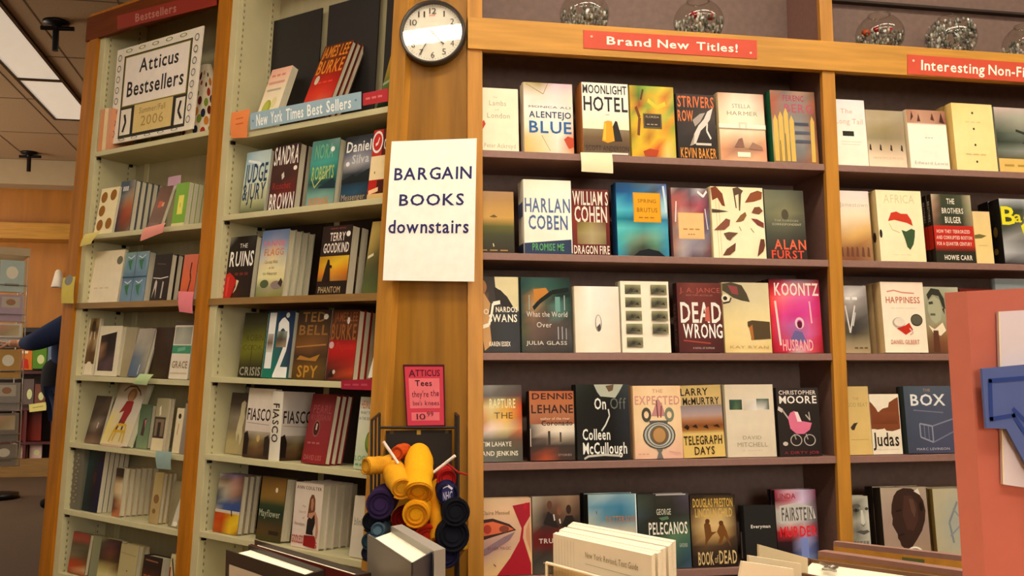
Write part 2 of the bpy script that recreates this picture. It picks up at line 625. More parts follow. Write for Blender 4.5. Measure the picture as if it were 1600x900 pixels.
# ------------------------------------------------------------------ the left bookcase, turned and leaning, two bays
q = [x * LS for x in (-5.69437050, -5.56102687, -4.39739556, -4.30202227, -3.09667358)]
UA, UB, UC, UD, UE = q
UE2 = FL.hit(619, 400).x
LZ = dict(a=.990, b=.616, c=.3125, d=-.0008, e=-.2883, f=-.5711, g=-.838)
LZ2 = dict(a=.952, b=.637, c=.3125, d=.0170, e=-.2731, f=-.5582, g=-.838)
ZL = lambda z: z           # local heights are relative to the camera
LTOP = FL.hit(147, 27).z
DL_ = 0.21
lc = thing('bookcase', 'tall oak and cream bookcase leaning beside the clock panel', 'bookcase', ml @ T4(0, 0, 0))


def lbox(u0, u1, y0, y1, z0, z1, name, mats, to_floor=False, label=None, bevel=0.0015):
    m = MB()
    zb = [z0] * 4
    if to_floor:
        zb = [zfloor(u0, y0), zfloor(u1, y0), zfloor(u1, y1), zfloor(u0, y1)]
    m.hexa([(u0, y0, zb[0]), (u1, y0, zb[1]), (u1, y1, zb[2]), (u0, y1, zb[3]), (u0, y0, z1), (u1, y0, z1), (u1, y1, z1), (u0, y1, z1)])
    o = m.build(name, mats, lc, bevel=bevel)
    if label:
        o['label'] = label
    return o


lbox(UA, UA + .032, -.004, .25, 0, LTOP, 'side_panel', 'wooddk', True)
lbox(UA + .036, UB, -.010, .014, 0, LTOP, 'post', 'wooddk', True)
lbox(UC, UD, -.010, .014, 0, LTOP + .25, 'post', 'wooddk', True)
lbox(UE, UE2, -.010, .05, 0, LTOP + .3, 'post', 'wood', True)
for a, b in ((UB, UB + .042), (UC - .012, UC), (UD, UD + .042), (UE - .012, UE)):
    lbox(a, b, .004, DL_, 0, LTOP, 'side_panel', 'cream', True)
for zz, (a, b) in ((LZ, (UB + .04, UC - .01)), (LZ2, (UD + .04, UE - .01))):
    for k, z in zz.items():
        if k == 'g' and zz is LZ2:
            z = -.86
        lbox(a, b, .004, DL_, z - .022, z, 'shelf', 'brownsh' if k == 'c' else 'cream', label='brown oak shelf' if k == 'c' else None)
m = MB()                                        # the fixed brown shelf's nosing runs across both bays
m.box(UB, UC, -.004, .006, LZ['c'] - .024, LZ['c'] + .001); m.box(UD, UE, -.004, .006, LZ2['c'] - .024, LZ2['c'] + .001)
m.build('shelf_nosing', 'brownsh', lc)
lbox(UA, UC, DL_, DL_ + .02, 0, LTOP, 'back_panel', 'creamb', True)
lbox(UC, UE2, DL_, DL_ + .02, 0, LTOP, 'back_panel', 'creamb', True)
for u in (UB + .12,):
    lbox(u, u + .028, DL_ - .008, DL_, -.8, 1.4, 'shelf_standard', 'cream', bevel=0)
# perforated strips on the inner side walls
for u, y in ((UB + .042, .03), (UB + .042, .17), (UD + .042, .03), (UD + .042, .17)):
    m = MB()
    m.box(u, u + .002, y - .008, y + .008, -.85, LTOP - .05)
    for i in range(96):
        z = -.84 + i * .0255
        m.box(u + .001, u + .0026, y - .003, y + .003, z, z + .011, mi=1)
    m.build('shelf_standard', ['cream', 'slot'], lc)
for zz, u in ((LZ, UB + .042), (LZ2, UD + .042)):     # little black shelf clips under the shelf ends
    for k, z in zz.items():
        for y in (.012, .17):
            m = MB(); m.box(u, u + .014, y, y + .014, z - .034, z - .022); m.build('shelf_clip', 'metal', lc)
# headers
zt1 = FL.hit(240, 34).z
lbox(UA, UC, -.012, .012, zt1 - 0.0, LTOP, 'header', 'woodhd', label='dark red-brown header board')
lbox(UD, UE, -.002, .02, LTOP - .02, LTOP + .2, 'header', 'wood')
lbox(UA, UE2, .0, DL_ + .02, LTOP, LTOP + .02, 'top', 'wooddk')
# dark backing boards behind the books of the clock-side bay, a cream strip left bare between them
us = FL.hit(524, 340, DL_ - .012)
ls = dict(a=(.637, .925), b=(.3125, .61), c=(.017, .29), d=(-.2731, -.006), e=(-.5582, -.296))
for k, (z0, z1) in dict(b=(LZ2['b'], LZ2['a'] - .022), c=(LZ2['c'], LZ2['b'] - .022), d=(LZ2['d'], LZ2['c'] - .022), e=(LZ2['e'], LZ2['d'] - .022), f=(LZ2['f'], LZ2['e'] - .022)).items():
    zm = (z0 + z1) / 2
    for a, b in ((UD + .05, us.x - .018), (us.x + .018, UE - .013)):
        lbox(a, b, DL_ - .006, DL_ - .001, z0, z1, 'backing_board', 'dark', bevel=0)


# ------------------------------------------------------------------ the veneered panel between the two cases
pl = FL.m @ Vector((UE2 - .004, .02, 0.0))
pr = Vector((P1L + .003, .010, pl.z))
xa = (pr - pl).normalized()
za_ = (ml.to_3x3() @ Vector((0, 0, 1)) + Vector((0, 0, 1))).normalized()
ya = za_.cross(xa).normalized()
za_ = xa.cross(ya)
pm = Matrix((xa, ya, za_)).transposed().to_4x4()
pm.translation = pl
FP = Frame(pm)
m = MB()
ft = []
for z in (zfloor(UE2, .02), LTOP + .3):
    ft.append(FL.m @ Vector((UE2 - .004, .02, z)))
    ft.append(Vector((P1L + .003, .010, ft[-1].z)))
back = Vector((.12, .16, 0)) * 0.15
b0, b1, t0, t1 = ft
m.hexa([b0, b1, b1 + back, b0 + back, t0, t1, t1 + back, t0 + back])
struct('trim_4', m, 'panel')


def sheet(name, label, cat, fr, y, px, base, art='', mats='matte', thick=0.0012, curl=0.0, n=12, group=None, parent=None, ys=None, kind=None):
    """a card or paper whose four corners (TL, TR, BR, BL) are seen at PX, lying at depth Y (or YS, one per corner) of frame FR"""
    ys = ys or [y] * 4
    c = [fr.hit(a, b, yy) for (a, b), yy in zip(px, ys)]
    nrm = (c[1] - c[0]).cross(c[3] - c[0]).normalized()
    if nrm.y > 0:
        nrm = -nrm
    org = (c[2] + c[3]) / 2
    c = [p - org for p in c]

    def mp(u, v, lift=0.0):
        p = (c[0] * (1 - u) + c[1] * u) * (1 - v) + (c[3] * (1 - u) + c[2] * u) * v
        return p + nrm * (lift + curl * (1 - 4 * (v - .5) ** 2))

    m = MB()
    for i in range(n):
        v0, v1 = i / n, (i + 1) / n
        for j in range(n):
            a, b = j / n, (j + 1) / n
            m.poly([mp(a, v1), mp(b, v1), mp(b, v0), mp(a, v0)], base)
            m.poly([mp(a, v0, -thick), mp(b, v0, -thick), mp(b, v1, -thick), mp(a, v1, -thick)], base)
        m.poly([mp(0, v0), mp(0, v0, -thick), mp(0, v1, -thick), mp(0, v1)], base)
        m.poly([mp(1, v1), mp(1, v1, -thick), mp(1, v0, -thick), mp(1, v0)], base)
    m.poly([mp(0, 0, -thick), mp(0, 0), mp(1, 0), mp(1, 0, -thick)], base)
    m.poly([mp(0, 1), mp(0, 1, -thick), mp(1, 1, -thick), mp(1, 1)], base)
    m.sub = 12
    m.art(art, mp, step=0.0005 if curl else 0.00025)
    if parent:
        o = m.build(name, mats, parent)
        o.matrix_local = parent.matrix_world.inverted() @ fr.m @ T4(*org)
    else:
        o = m.build(name, mats, matrix=fr.m @ T4(*org))
        tag(o, label, cat, group, kind)
    return o


sheet('paper_sign', 'white paper sign about bargain books taped to the wood panel', 'sign', FP, -.045,
      [(612, 221), (745, 216), (741, 440), (598, 438)], 'fbf6ec',
      'T .06 .197 .95 .285 2a2a60 BARGAIN;T .135 .388 .87 .47 2a2a60 BOOKS;T .03 .572 .93 .665 2a2a60 downstairs', curl=.006)

# wall clock
cp = FP.hit(676, 51, -.03)
R_ = (FP.hit(727, 51, -.03).x - FP.hit(624, 51, -.03).x) / 2
ck = thing('wall_clock', 'round black-rimmed wall clock above the bargain sign', 'clock', FP.m @ T4(cp.x, -.012, cp.z) @ RX(90))
m = MB()
m.lathe([(0, -.004), (R_ * .985, -.004), (R_, .004), (R_, .022), (R_ * .985, .029), (R_ * .955, .032), (R_ * .91, .030), (R_ * .89, .012)], 64, smooth=False)
m.build('rim', mat('clock_rim', 0.35, col='3c3632', spec=0.5), ck)
m = MB()
m.raw([(R_ * .9 * math.cos(a * math.pi / 32), R_ * .9 * math.sin(a * math.pi / 32), .014) for a in range(64)], [tuple(range(64))], 'fdf6ea')
k = .885 * R_
cmap = lambda u, v, lift=0: Vector(((u * 2 - 1) * k, (1 - 2 * v) * k, .014 + lift))
art = ''
for h in range(1, 13):
    a = math.radians(90 - 30 * h)
    cx, cy = .5 + .385 * math.cos(a), .5 - .385 * math.sin(a)
    w = .06 if h > 9 else (.012 if h == 1 else .032)
    art += f't {cx - w:.3f} {cy - .052:.3f} {cx + w:.3f} {cy + .052:.3f} 5a4d45 {h};'
for i in range(60):
    a = math.radians(6 * i)
    r0, r1 = .475, (.455 if i % 5 else .44)
    art += f'l .0022 5a4d45 {.5 + r0 * math.cos(a):.4f} {.5 + r0 * math.sin(a):.4f} {.5 + r1 * math.cos(a):.4f} {.5 + r1 * math.sin(a):.4f};'
art += 'r .45 .21 .55 .235 d99a86'
m.art(art, cmap)
m.build('dial', 'matte', ck)
for nm, ang, ln, w, lab in (('hour_hand', 137, .5, .024, 1), ('minute_hand', 211, .78, .013, 2)):
    a = math.radians(90 - ang)
    d = Vector((math.cos(a), math.sin(a), 0)); n_ = Vector((-d.y, d.x, 0)) * w * R_
    z = .0165 + lab * .0012
    m = MB(); m.prism([(-d * .14 * R_ + n_) + Vector((0, 0, z)), (-d * .14 * R_ - n_) + Vector((0, 0, z)), d * ln * R_ - n_ * .7 + Vector((0, 0, z)), d * ln * R_ + n_ * .7 + Vector((0, 0, z))], (0, 0, .0008))
    m.build(nm, mat('clock_hand', 0.4, col='3a3230'), ck)
m = MB(); m.lathe([(0, .0155), (.045 * R_, .0155), (.045 * R_, .021), (0, .021)], 16); m.build('hub', 'metal', ck)
m = MB(); m.raw([(R_ * .895 * math.cos(a * math.pi / 32), R_ * .895 * math.sin(a * math.pi / 32), z) for z in (.0245,) for a in range(64)], [tuple(range(64))]); m.build('glass_cover', 'glass', ck)


# ------------------------------------------------------------------ signs and paper tags on the cases
sheet('category_sign', 'red plastic sign with white lettering on the beam, beside the clock', 'sign', FW, -.0185,
      [(911.5, 47), (1182.5, 63), (1183, 92), (912, 75)], 'd0523c',
      'T .13 .27 .38 .71 fff4e4 Brand;T .418 .27 .6 .71 fff4e4 New;T .643 .27 .885 .71 fff4e4 Titles!;e .045 .33 .007 .06 f0c8b0;e .962 .7 .007 .06 f0c8b0', 'gloss', .003, group='red category signs')
sheet('category_sign', 'red plastic sign cut off by the right edge of the photo', 'sign', FW, -.0185,
      [(1418, 85), (1712, 106), (1712, 136), (1418, 115.5)], 'd0523c',
      'T .07 .23 .4 .74 fff4e4 Interesting;T .42 .23 .76 .74 fff4e4 Non-Fiction;e .03 .3 .006 .06 f0c8b0', 'gloss', .003, group='red category signs')
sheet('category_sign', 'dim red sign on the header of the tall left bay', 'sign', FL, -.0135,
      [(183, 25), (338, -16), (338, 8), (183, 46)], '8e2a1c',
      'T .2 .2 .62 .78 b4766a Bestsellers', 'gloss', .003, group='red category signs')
sheet('shelf_sign', 'long pale blue sign with white lettering clipped to a cream shelf', 'sign', FL, -.004,
      [(391, 177), (564, 143), (564, 170), (391, 203)], '9db8c6',
      'T .06 .16 .17 .84 fdfdf6 New;T .2 .16 .31 .84 fdfdf6 York;T .345 .16 .505 .84 fdfdf6 Times;T .54 .16 .675 .84 fdfdf6 Best;T .71 .16 .92 .84 fdfdf6 Sellers;e .03 .5 .008 .07 5a86a8;e .96 .45 .008 .07 5a86a8', 'gloss', .002)
sheet('shelf_label', 'dark red label strip beside the pale blue sign', 'label', FL, -.004,
      [(567, 146), (606, 138), (606, 158), (567, 165)], 'b8323a', 'l 0.088 d87a78 0.120 0.500 0.295 0.500;l 0.088 d87a78 0.363 0.500 0.539 0.500;l 0.088 d87a78 0.607 0.500 0.782 0.500', 'gloss', .002)
sheet('shelf_label', 'dark red label strip under the slanted white book edges, left of the panel', 'label', FL, -.004,
      [(533, 594), (583, 592), (583, 610), (533, 608)], '9c2038', 'l 0.092 b44a58 0.100 0.510 0.292 0.510;l 0.092 b44a58 0.367 0.510 0.559 0.510;l 0.092 b44a58 0.633 0.510 0.825 0.510', 'gloss', .002)


def tagcard(label, fr, y, px, col, art='', group='coloured paper shelf tags', curl=.004):
    return sheet('paper_tag', label, 'paper tag', fr, y, px, col, art, 'matte', .0008, curl, group=group)


tagcard('orange paper tag stuck at the left end of the pale blue sign', FL, -.006, [(362, 176), (391, 170), (386, 215), (361, 216)], 'ee8a4a', 'l .02 c8602c .3 .3 .7 .28;l .02 c8602c .3 .5 .75 .48')
tagcard('blank cream card hanging off the shelf below the yellow cone cover', FW, -.004, [(907, 238), (956, 239), (958, 271), (908.5, 268)], 'f6ecc4')
tagcard('pale yellow tag hanging below the white book with brown dots', FL, -.02, [(133, 366), (157, 361), (142, 381), (125, 385)], 'e8d478')
tagcard('pink tag hanging below the slanted brown paperback', FL, -.02, [(226, 356), (259, 348), (255, 363), (219, 377)], 'ee9a8c')
tagcard('rounded pink tag hanging off the brown shelf under the red book', FL, -.014, [(279, 455), (303, 456), (301, 490), (280, 487)], 'e8808a')
tagcard('pale green tag on a shelf edge above the red-figure book', FL, -.02, [(219, 584), (240, 585), (229, 602), (208, 600)], 'bcd49a')
tagcard('grey-blue rounded tag hanging above the white page block', FL, -.014, [(244, 704), (269, 706), (267, 734), (245, 732)], '8fa7a0')
tagcard('yellow tag with a grey disc on the far left upright', FL, -.03, [(99, 434), (118, 432), (115, 474), (96, 474)], 'd8c45a', 'e .5 .12 .33 .2 8a8a84')
# framed bestseller poster standing on the top shelf
sheet('poster_sign', 'framed white poster headed in black letters on the top left shelf', 'sign', FL, .0,
      [(184, 79), (318, 40), (301, 201), (171, 226)], 'efe4d2',
      'r .1 .09 .9 .96 3a3420;r .115 .105 .885 .635 8a7a20;r .125 .115 .875 .625 f2e6da;T .3 .16 .76 .3 28221e Atticus;T .17 .38 .84 .535 28221e Bestsellers;'
      'r .12 .665 .885 .93 ece0cc;r .25 .64 .78 .95 2a241e;r .285 .64 .745 .93 dcc07c;t .35 .68 .66 .74 8a6a3c Summer/Fall;t .38 .77 .65 .87 a8864a 2006;l .012 2a241e .17 .72 .19 .8 .16 .9;l .012 2a241e .84 .7 .82 .8 .86 .88;'
      + ';'.join(f'o .05 {.1 + .115 * i:.3f} .024 .036 .25 55505c;o .95 {.1 + .115 * i:.3f} .024 .036 .25 55505c' for i in range(8)) + ';'
      + ';'.join(f'o {.17 + .16 * i:.3f} .05 .04 .02 .3 7a8a4a;o {.17 + .16 * i:.3f} .98 .04 .012 .3 7a7a6a' for i in range(5)), 'matte', .006, ys=[.05, .03, .03, .02])


# ------------------------------------------------------------------ books
BAYS = {'R1': (FW, RZ_, .02, 'new-titles bay'), 'R2': (FW, RZ_, .02, 'non-fiction bay'),
        'U2': (FL, LZ2, .03, 'panel-side bay'), 'U1': (FL, LZ, .03, 'far-left bay')}
NUM = dict(S1='first', S2='second', S3='third', S4='fourth', S5='fifth', a='top', b='second', c='third', d='fourth', e='fifth', f='sixth', g='lowest')
ORD = ['', 'second', 'third', 'fourth', 'fifth', 'sixth', 'seventh', 'eighth']


def book_mesh(w, h, t, base, art, spine, sp, kind, finish, root):
    """front cover at y = 0 facing -y, spine at x = 0, foot at z = 0"""
    b = .0028 if kind == 'hard' else .0007
    i = .004 if kind == 'hard' else .0004
    m = MB()
    m.box(0, w, 0, b, 0, h, base)
    m.box(0, w, t - b, t, 0, h, spine)
    k = 5                                        # spine, slightly rounded
    prof = [(-.0035 * math.sin(math.pi * j / k) if kind == 'hard' else -.0006 * math.sin(math.pi * j / k), b * 0 + t * j / k) for j in range(k + 1)]
    for (xa_, ya_), (xb, yb) in zip(prof, prof[1:]):
        m.poly([(xa_, ya_, h), (xb, yb, h), (xb, yb, 0), (xa_, ya_, 0)], spine, smooth=True)
        m.poly([(b, ya_, 0), (xa_, ya_, 0), (xb, yb, 0), (b, yb, 0)], spine)
        m.poly([(b, yb, h), (xb, yb, h), (xa_, ya_, h), (b, ya_, h)], spine)
    m.art(art, lambda u, v, l: (u * w, -l, h * (1 - v)))
    if sp:
        m.art(sp, lambda u, v, l: (-.004 - l, t * (1 - u), h * (1 - v)))
    m.build('cover', finish, root)
    p = MB()
    p.box(b, w - i, b, t - b, i, h - i)
    p.build('page_block', 'pages', root)


def copy_tree(root):
    r = root.copy(); COL.objects.link(r)
    for ch in root.children:
        c = ch.copy(); COL.objects.link(c); c.parent = r
    return r


def book(bay, sh, x0, x1, yt, desc, base, art, n=1, t=.028, lean=4.0, yaw=0.0, roll=0.0, spine=None, sp='', kind='hard', finish='gloss', set_=None, where=True, dx=0.0, copies=None, zlift=0.0):
    fr, zz, st, bayname = BAYS[bay]
    st = st if set_ is None else set_
    z = zz[sh] + zlift
    u0 = fr.u_at(x0, st, z)
    u1 = fr.u_at(x1, st, z)
    lo_, hi_ = dict(R1=(.512, 1.778), R2=(1.804, 3.06), U2=(UD + .044, UE - .0135), U1=(UB + .044, UC - .0135))[bay]
    u0, u1 = max(u0, lo_), min(u1, hi_)
    w = max(.012, u1 - u0)
    mh = lambda H: fr.proj(Vector((u0 + w * .5 * 0, st, z)) + (RY(roll) @ RX(-lean)).to_3x3() @ Vector((0, 0, H)))[1]
    lo, hi = .02, .5
    for _ in range(30):
        mid = (lo + hi) / 2
        if mh(mid) > yt:
            lo = mid
        else:
            hi = mid
    h = lo
    zz_ = z + max(0, t * math.sin(math.radians(lean))) + (w * abs(math.sin(math.radians(roll))) if roll > 0 else 0) + .0004
    place = lambda k: fr.m @ T4(u0 + dx * k, st + k * (t + .0015) / math.cos(math.radians(lean)), zz_) @ RZ(yaw) @ RY(roll) @ RX(-lean)
    name = 'hardcover_book' if kind == 'hard' else 'paperback_book'
    grp = f'books on the {NUM[sh]} shelf of the {bayname}'
    lab = desc + (f', {NUM[sh]} shelf, {bayname}' if where else '')
    r = thing(name, lab, 'book', place(0), grp)
    book_mesh(w, h, t, base, art, spine or base, sp, kind, finish, r)
    for k in range(1, n):
        c = copy_tree(r)
        c.matrix_world = place(k)
        tag(c, f'{ORD[k]} copy behind the {desc}', 'book', grp)
    return r


# ------------------------------------------------------------------ right case, new-titles bay
B = book
# first shelf
B('R1', 'S1', 739, 811, 137, 'cream novel with pale grey title letters', 'f4e8cc',
  't .42 .13 .52 .16 c2b49a the;t .33 .2 .72 .28 b3a68e Lambs;t .45 .33 .55 .36 c2b49a of;t .28 .40 .8 .48 b3a68e London;p c8402c .1 .58 .2 .52 .24 .58 .14 .7;t .2 .88 .92 .95 b8aa92 Peter Ackroyd', n=3)
B('R1', 'S1', 820, 897, 129, 'pale flowered novel with big blue capitals', 'efe2d6',
  'g 0 0 1 1 b8a878,a08c50,d8c0cc,d4b8c0|efe4da,e8dccc,ecdcd8,e8d8c8|f4eae0,f4ece4,f2e8e2,efe2d4|efe4cc,f4ece0,f4ece4,e8cbb4|d8bc70,e6d4a4,f2e6d8,d8764c|dcb060,e6c890,f0dcc8,e09a6a;'
  'l .006 a08850 .05 .02 .4 .16 .5 .0;l .006 b09c70 .35 .75 .52 .97;t .1 .33 .95 .36 3a4a68 MONICA ALI;T .1 .41 .96 .5 2c4668 ALENTEJO;T .1 .55 .96 .715 2a62a0 BLUE;p c04828 .8 .8 .88 .75 1 .78 1 .9 .9 .93', spine='d8c8b0', n=2)
B('R1', 'S1', 912, 985, 129, 'white novel with tall black title and yellow cone', 'f6eede',
  'g 0 0 1 .64 e6e8e0|f8f2e4|f6e8c8;g 0 .64 1 1 8a7a5c|70583c|5c4834|7a6450;T .02 .03 .97 .15 3a3430 MOONLIGHT;T .03 .19 .98 .39 2e2826 HOTEL;l 0.004 6a5a4a 0.500 0.440 0.519 0.440;l 0.004 6a5a4a 0.527 0.440 0.546 0.440;l 0.004 6a5a4a 0.553 0.440 0.573 0.440;'
  'p 241c18 .64 .6 .7 .52 .74 .53 .84 .8 .64 .8;p e0a020 .4 .8 .46 .54 .54 .52 .63 .53 .67 .8 .52 .83;p f0c040 .42 .78 .47 .55 .5 .56 .48 .8;t .05 .87 .97 .94 3c2c20 SCOTT ANDERSON;r .6 .96 .95 .985 e8dcd0', spine='c07840', n=3)
B('R1', 'S1', 988, 1057, 134, 'yellow and green abstract-painted novel', 'd8b428',
  'g 0 0 1 1 c8a830,70902c,8ab040,a8b840,d8c840,c0a830|b88c28,4c7028,c8a02c,d8b430,c87828,b4b44c|d8a828,a0501c,88a838,e0b83c,d8a030,5c9048|98a030,d8b830,c07020,d8b838,b0b848,d8982c|c8b030,e0b028,d8a428,d8b030,d09028,88a030|987420,d8b828,b07820,e0b82c,d8a830,c8b840|b8a834,e0b828,e0a824,d0601c,e0c864,c8b440|e0b030,c89428,a04820,c87824,d8c878,b8ac48;'
  'l .03 704018 .12 .3 .2 .45 .16 .7;l .02 5c3814 .3 .05 .24 .2;l .03 e0c838 .4 .2 .6 .3 .8 .24;r .28 .39 .7 .6 5c5438;r .31 .405 .67 .575 3c3028;t .34 .42 .64 .45 b8a888 FLORIDA;l 0.006 b8a888 0.360 0.542 0.422 0.542;l 0.006 b8a888 0.447 0.542 0.509 0.542;l 0.006 b8a888 0.533 0.542 0.596 0.542;p b04018 .25 .92 .4 .88 .6 .9 .55 .99 .3 .99', spine='a89030', n=2)
B('R1', 'S1', 1061, 1121, 147, 'black novel with orange lettering and a white diving figure', '2c2422',
  'g 0 0 1 1 3a302e,3c3230|342c2a,4a403c|302826,2c2422|241e1c,201a18;T .03 .03 .98 .2 d8703c STRIVERS;T .02 .25 .42 .42 d8783c ROW;p d8d0c8 .95 .2 .8 .26 .7 .38 .55 .48 .42 .62 .36 .78 .46 .76 .6 .56 .74 .48 .86 .38;p a89c94 .4 .4 .6 .3 .74 .28 .6 .42 .46 .5;l .02 e0d8d0 .78 .44 .76 .56 .86 .68;p b0a090 .3 .8 .44 .6 .4 .78;r .46 .75 .86 .785 d8ccc0;T .05 .83 .98 .98 e0943c KEVIN BAKER', n=2)
B('R1', 'S1', 1127, 1199, 145, 'pale novel with a bridge and harbour vignette', 'efdcb8',
  'g 0 0 1 1 d09878,d8d0b8,d8d0b8,c89078|d8c0a0,e8e4d0,e8e4d0,d8b098|e8d8b4,f2ecd4,f2ecd4,e8d0b4|f0e0bc,f4ecd0,f4ecd0,ecd4b4|e8c49c,d8b490,e0c09c,dca880|d89870,a87860,b08468,d89070|e0a078,e8b488,e8b48c,e0a07c;'
  't .3 .16 .7 .22 a89878 STELLA;t .18 .27 .85 .33 a89878 HARMER;r -.01 .46 1.01 .52 f6f0dc;r .42 .43 .6 .56 e0d8bc;r .46 .455 .56 .54 f4ecd8;l .01 b09878 .0 .53 1 .53;p 8c6454 .3 .8 .4 .68 .48 .66 .52 .8;p 9c7460 .6 .82 .7 .72 .9 .78 .92 .84;r .36 .87 .64 .94 f6ecd4', spine='c8b088', n=2)
B('R1', 'S1', 1210, 1280, 142, 'green-spined novel with a crayon fence cover', '8c7868',
  'g 0 0 1 1 a07058,786a64,a8826c,7a5a44|b0583c,887c76,8c807c,a8603c|a86044,8a807a,84807c,8c5438|94847a,8c8884,8a8886,845034|b0a880,90908c,908e8c,8c5438|a89050,706e70,7c7c7c,a06838|907040,706464,806058,a06c3c;'
  'T .28 .06 .75 .14 a43c54 FERENC;T .3 .18 .95 .3 b45464 BERG;' + ';'.join(f'p d8b458 {.03 + .12 * i:.2f} .98 {.03 + .12 * i:.2f} {.42 - .05 * (i % 3):.2f} {.08 + .12 * i:.2f} {.34 - .05 * (i % 3):.2f} {.13 + .12 * i:.2f} {.42 - .05 * (i % 3):.2f} {.13 + .12 * i:.2f} .98' for i in range(4)) +
  ';p d8b458 .84 .98 .86 .42 .9 .34 .95 .42 .93 .98;r .5 .44 .82 .48 444858;r .5 .56 .84 .6 545868;r .5 .68 .84 .72 505464;l .006 6a4a28 .16 .7 .17 .98;l .006 6a4a28 .28 .6 .29 .98', t=.045, spine='1f6040')
# second shelf
B('R1', 'S2', 741, 804, 299, 'tan and dark green landscape novel', 'b08a50',
  'g 0 0 1 1 b08c68,ac8660|b8905c,b08850|c89c58,c09450|cfa258,c89c50|5c5c28,60602c|46482a,42422a|3c3c28,3a382a|38301f,362c20;p 6a5430 .36 .42 .48 .38 .58 .42 .48 .43;l .012 e8d898 .45 .85 .47 .9;l 0.009 b0884c 0.100 0.960 0.292 0.960;l 0.009 b0884c 0.367 0.960 0.559 0.960;l 0.009 b0884c 0.633 0.960 0.825 0.960', n=2, spine='6c6458')
B('R1', 'S2', 820, 895, 281, 'white thriller with two huge steel-blue capital lines', 'f6efdf',
  'g 0 0 1 .82 efe4cc,f8f2e2|f6efe0,faf6ea|f2ead8,f6f0e0;p 2c3a58 0 .86 .98 .8 .98 1 0 1;r .0 .985 1 1 2c3858;T .02 .25 .97 .44 5a7098 HARLAN;T .09 .48 .91 .67 506894 COBEN;T .16 .86 .82 .955 5ca468 PROMISE ME', n=3, spine='e8e0d0', sp='r .1 .3 .9 .5 3c4c88;r 0 .86 1 1 202c4c')
B('R1', 'S2', 896, 954, 296, 'dark red thriller with condensed white capitals', '5c1c18',
  'g 0 0 1 1 5a2018,6c2420|70241c,601a18|842c20,702018|702820,601814|5c1c18,4c1410;g .12 .5 .9 .84 6c5430,98864c,6c4830|887c44,b0a078,8c7c50|7c5c34,a89870,706040;T .02 .03 .98 .24 e8dccc WILLIAM S;T .06 .26 .94 .5 e8dccc COHEN;T .02 .86 .98 .985 e8dccc DRAGON FIRE', spine='4c1414')
B('R1', 'S2', 966, 1046, 286, 'sea-blue film-wrapped novel with an orange square', '2c86a8',
  'g 0 0 1 1 1c4c78,24507c,486070,5c6c80,5068a8|1c5088,1c5890,3070a0,405868,8090c0|40a0c0,2c7cb0,3c7c9c,58a0b8,b0d0e0|58c0d0,48b0c8,3c90b0,70c0d0,c0e0ec|1c8090,20708c,1c6478,207890,3080a8|60c8c8,58b8bc,4c9c9c,5cb0b0,48a0c0|48b0b4,68a898,788c74,70a890,3c98b8|3ca8b8,607868,404c40,588068,3890b0|2894b0,485048,3c3430,40544c,3888b0;'
  'p 20242a .3 1 .42 .93 .6 .9 .8 .93 .92 1;r .33 .13 .87 .54 d09018;r .345 .14 .855 .53 e8a428;t .42 .22 .78 .27 7c5414 SPRING;t .4 .34 .8 .4 7c5414 BRUTUS;l 0.007 9c6c20 0.430 0.475 0.509 0.475;l 0.007 9c6c20 0.540 0.475 0.619 0.475;l 0.007 9c6c20 0.650 0.475 0.729 0.475;l .02 c8e0ec .93 .03 .97 .4', finish='film', spine='1c4874', n=2)
B('R1', 'S2', 1053, 1112, 294, 'crinkled film-wrapped novel with a cream square label', '7c4c54',
  'g 0 0 1 1 a89c98,504c54,686470,b8b8c0,6c5854|a06060,a85c5c,785c68,987080,604850|b06454,b86868,8c4850,b05868,584054|a06050,c09088,b07874,9c4850,606478|90584c,b09080,a07870,8c5058,505c74|887068,988088,8c808c,7c5868,6c6c7c|98705c,a898a0,9894a0,8c8490,786068|a87c68,b0a4a4,8c8494,908890,784c4c|80685c,a09498,60505c,685860,58444c;'
  'r .16 .36 .84 .74 e8b070;r .17 .37 .83 .73 ecc086;l 0.009 b08048 0.280 0.600 0.395 0.600;l 0.009 b08048 0.440 0.600 0.555 0.600;l 0.009 b08048 0.600 0.600 0.715 0.600;l 0.007 b08048 0.400 0.675 0.448 0.675;l 0.007 b08048 0.467 0.675 0.515 0.675;l 0.007 b08048 0.533 0.675 0.581 0.675;l .02 f0eeee .7 .05 .85 .12 .95 .04;l .014 e8e4e4 .12 .2 .08 .5;l .012 d8d4dc .88 .3 .93 .6', finish='film', spine='704850')
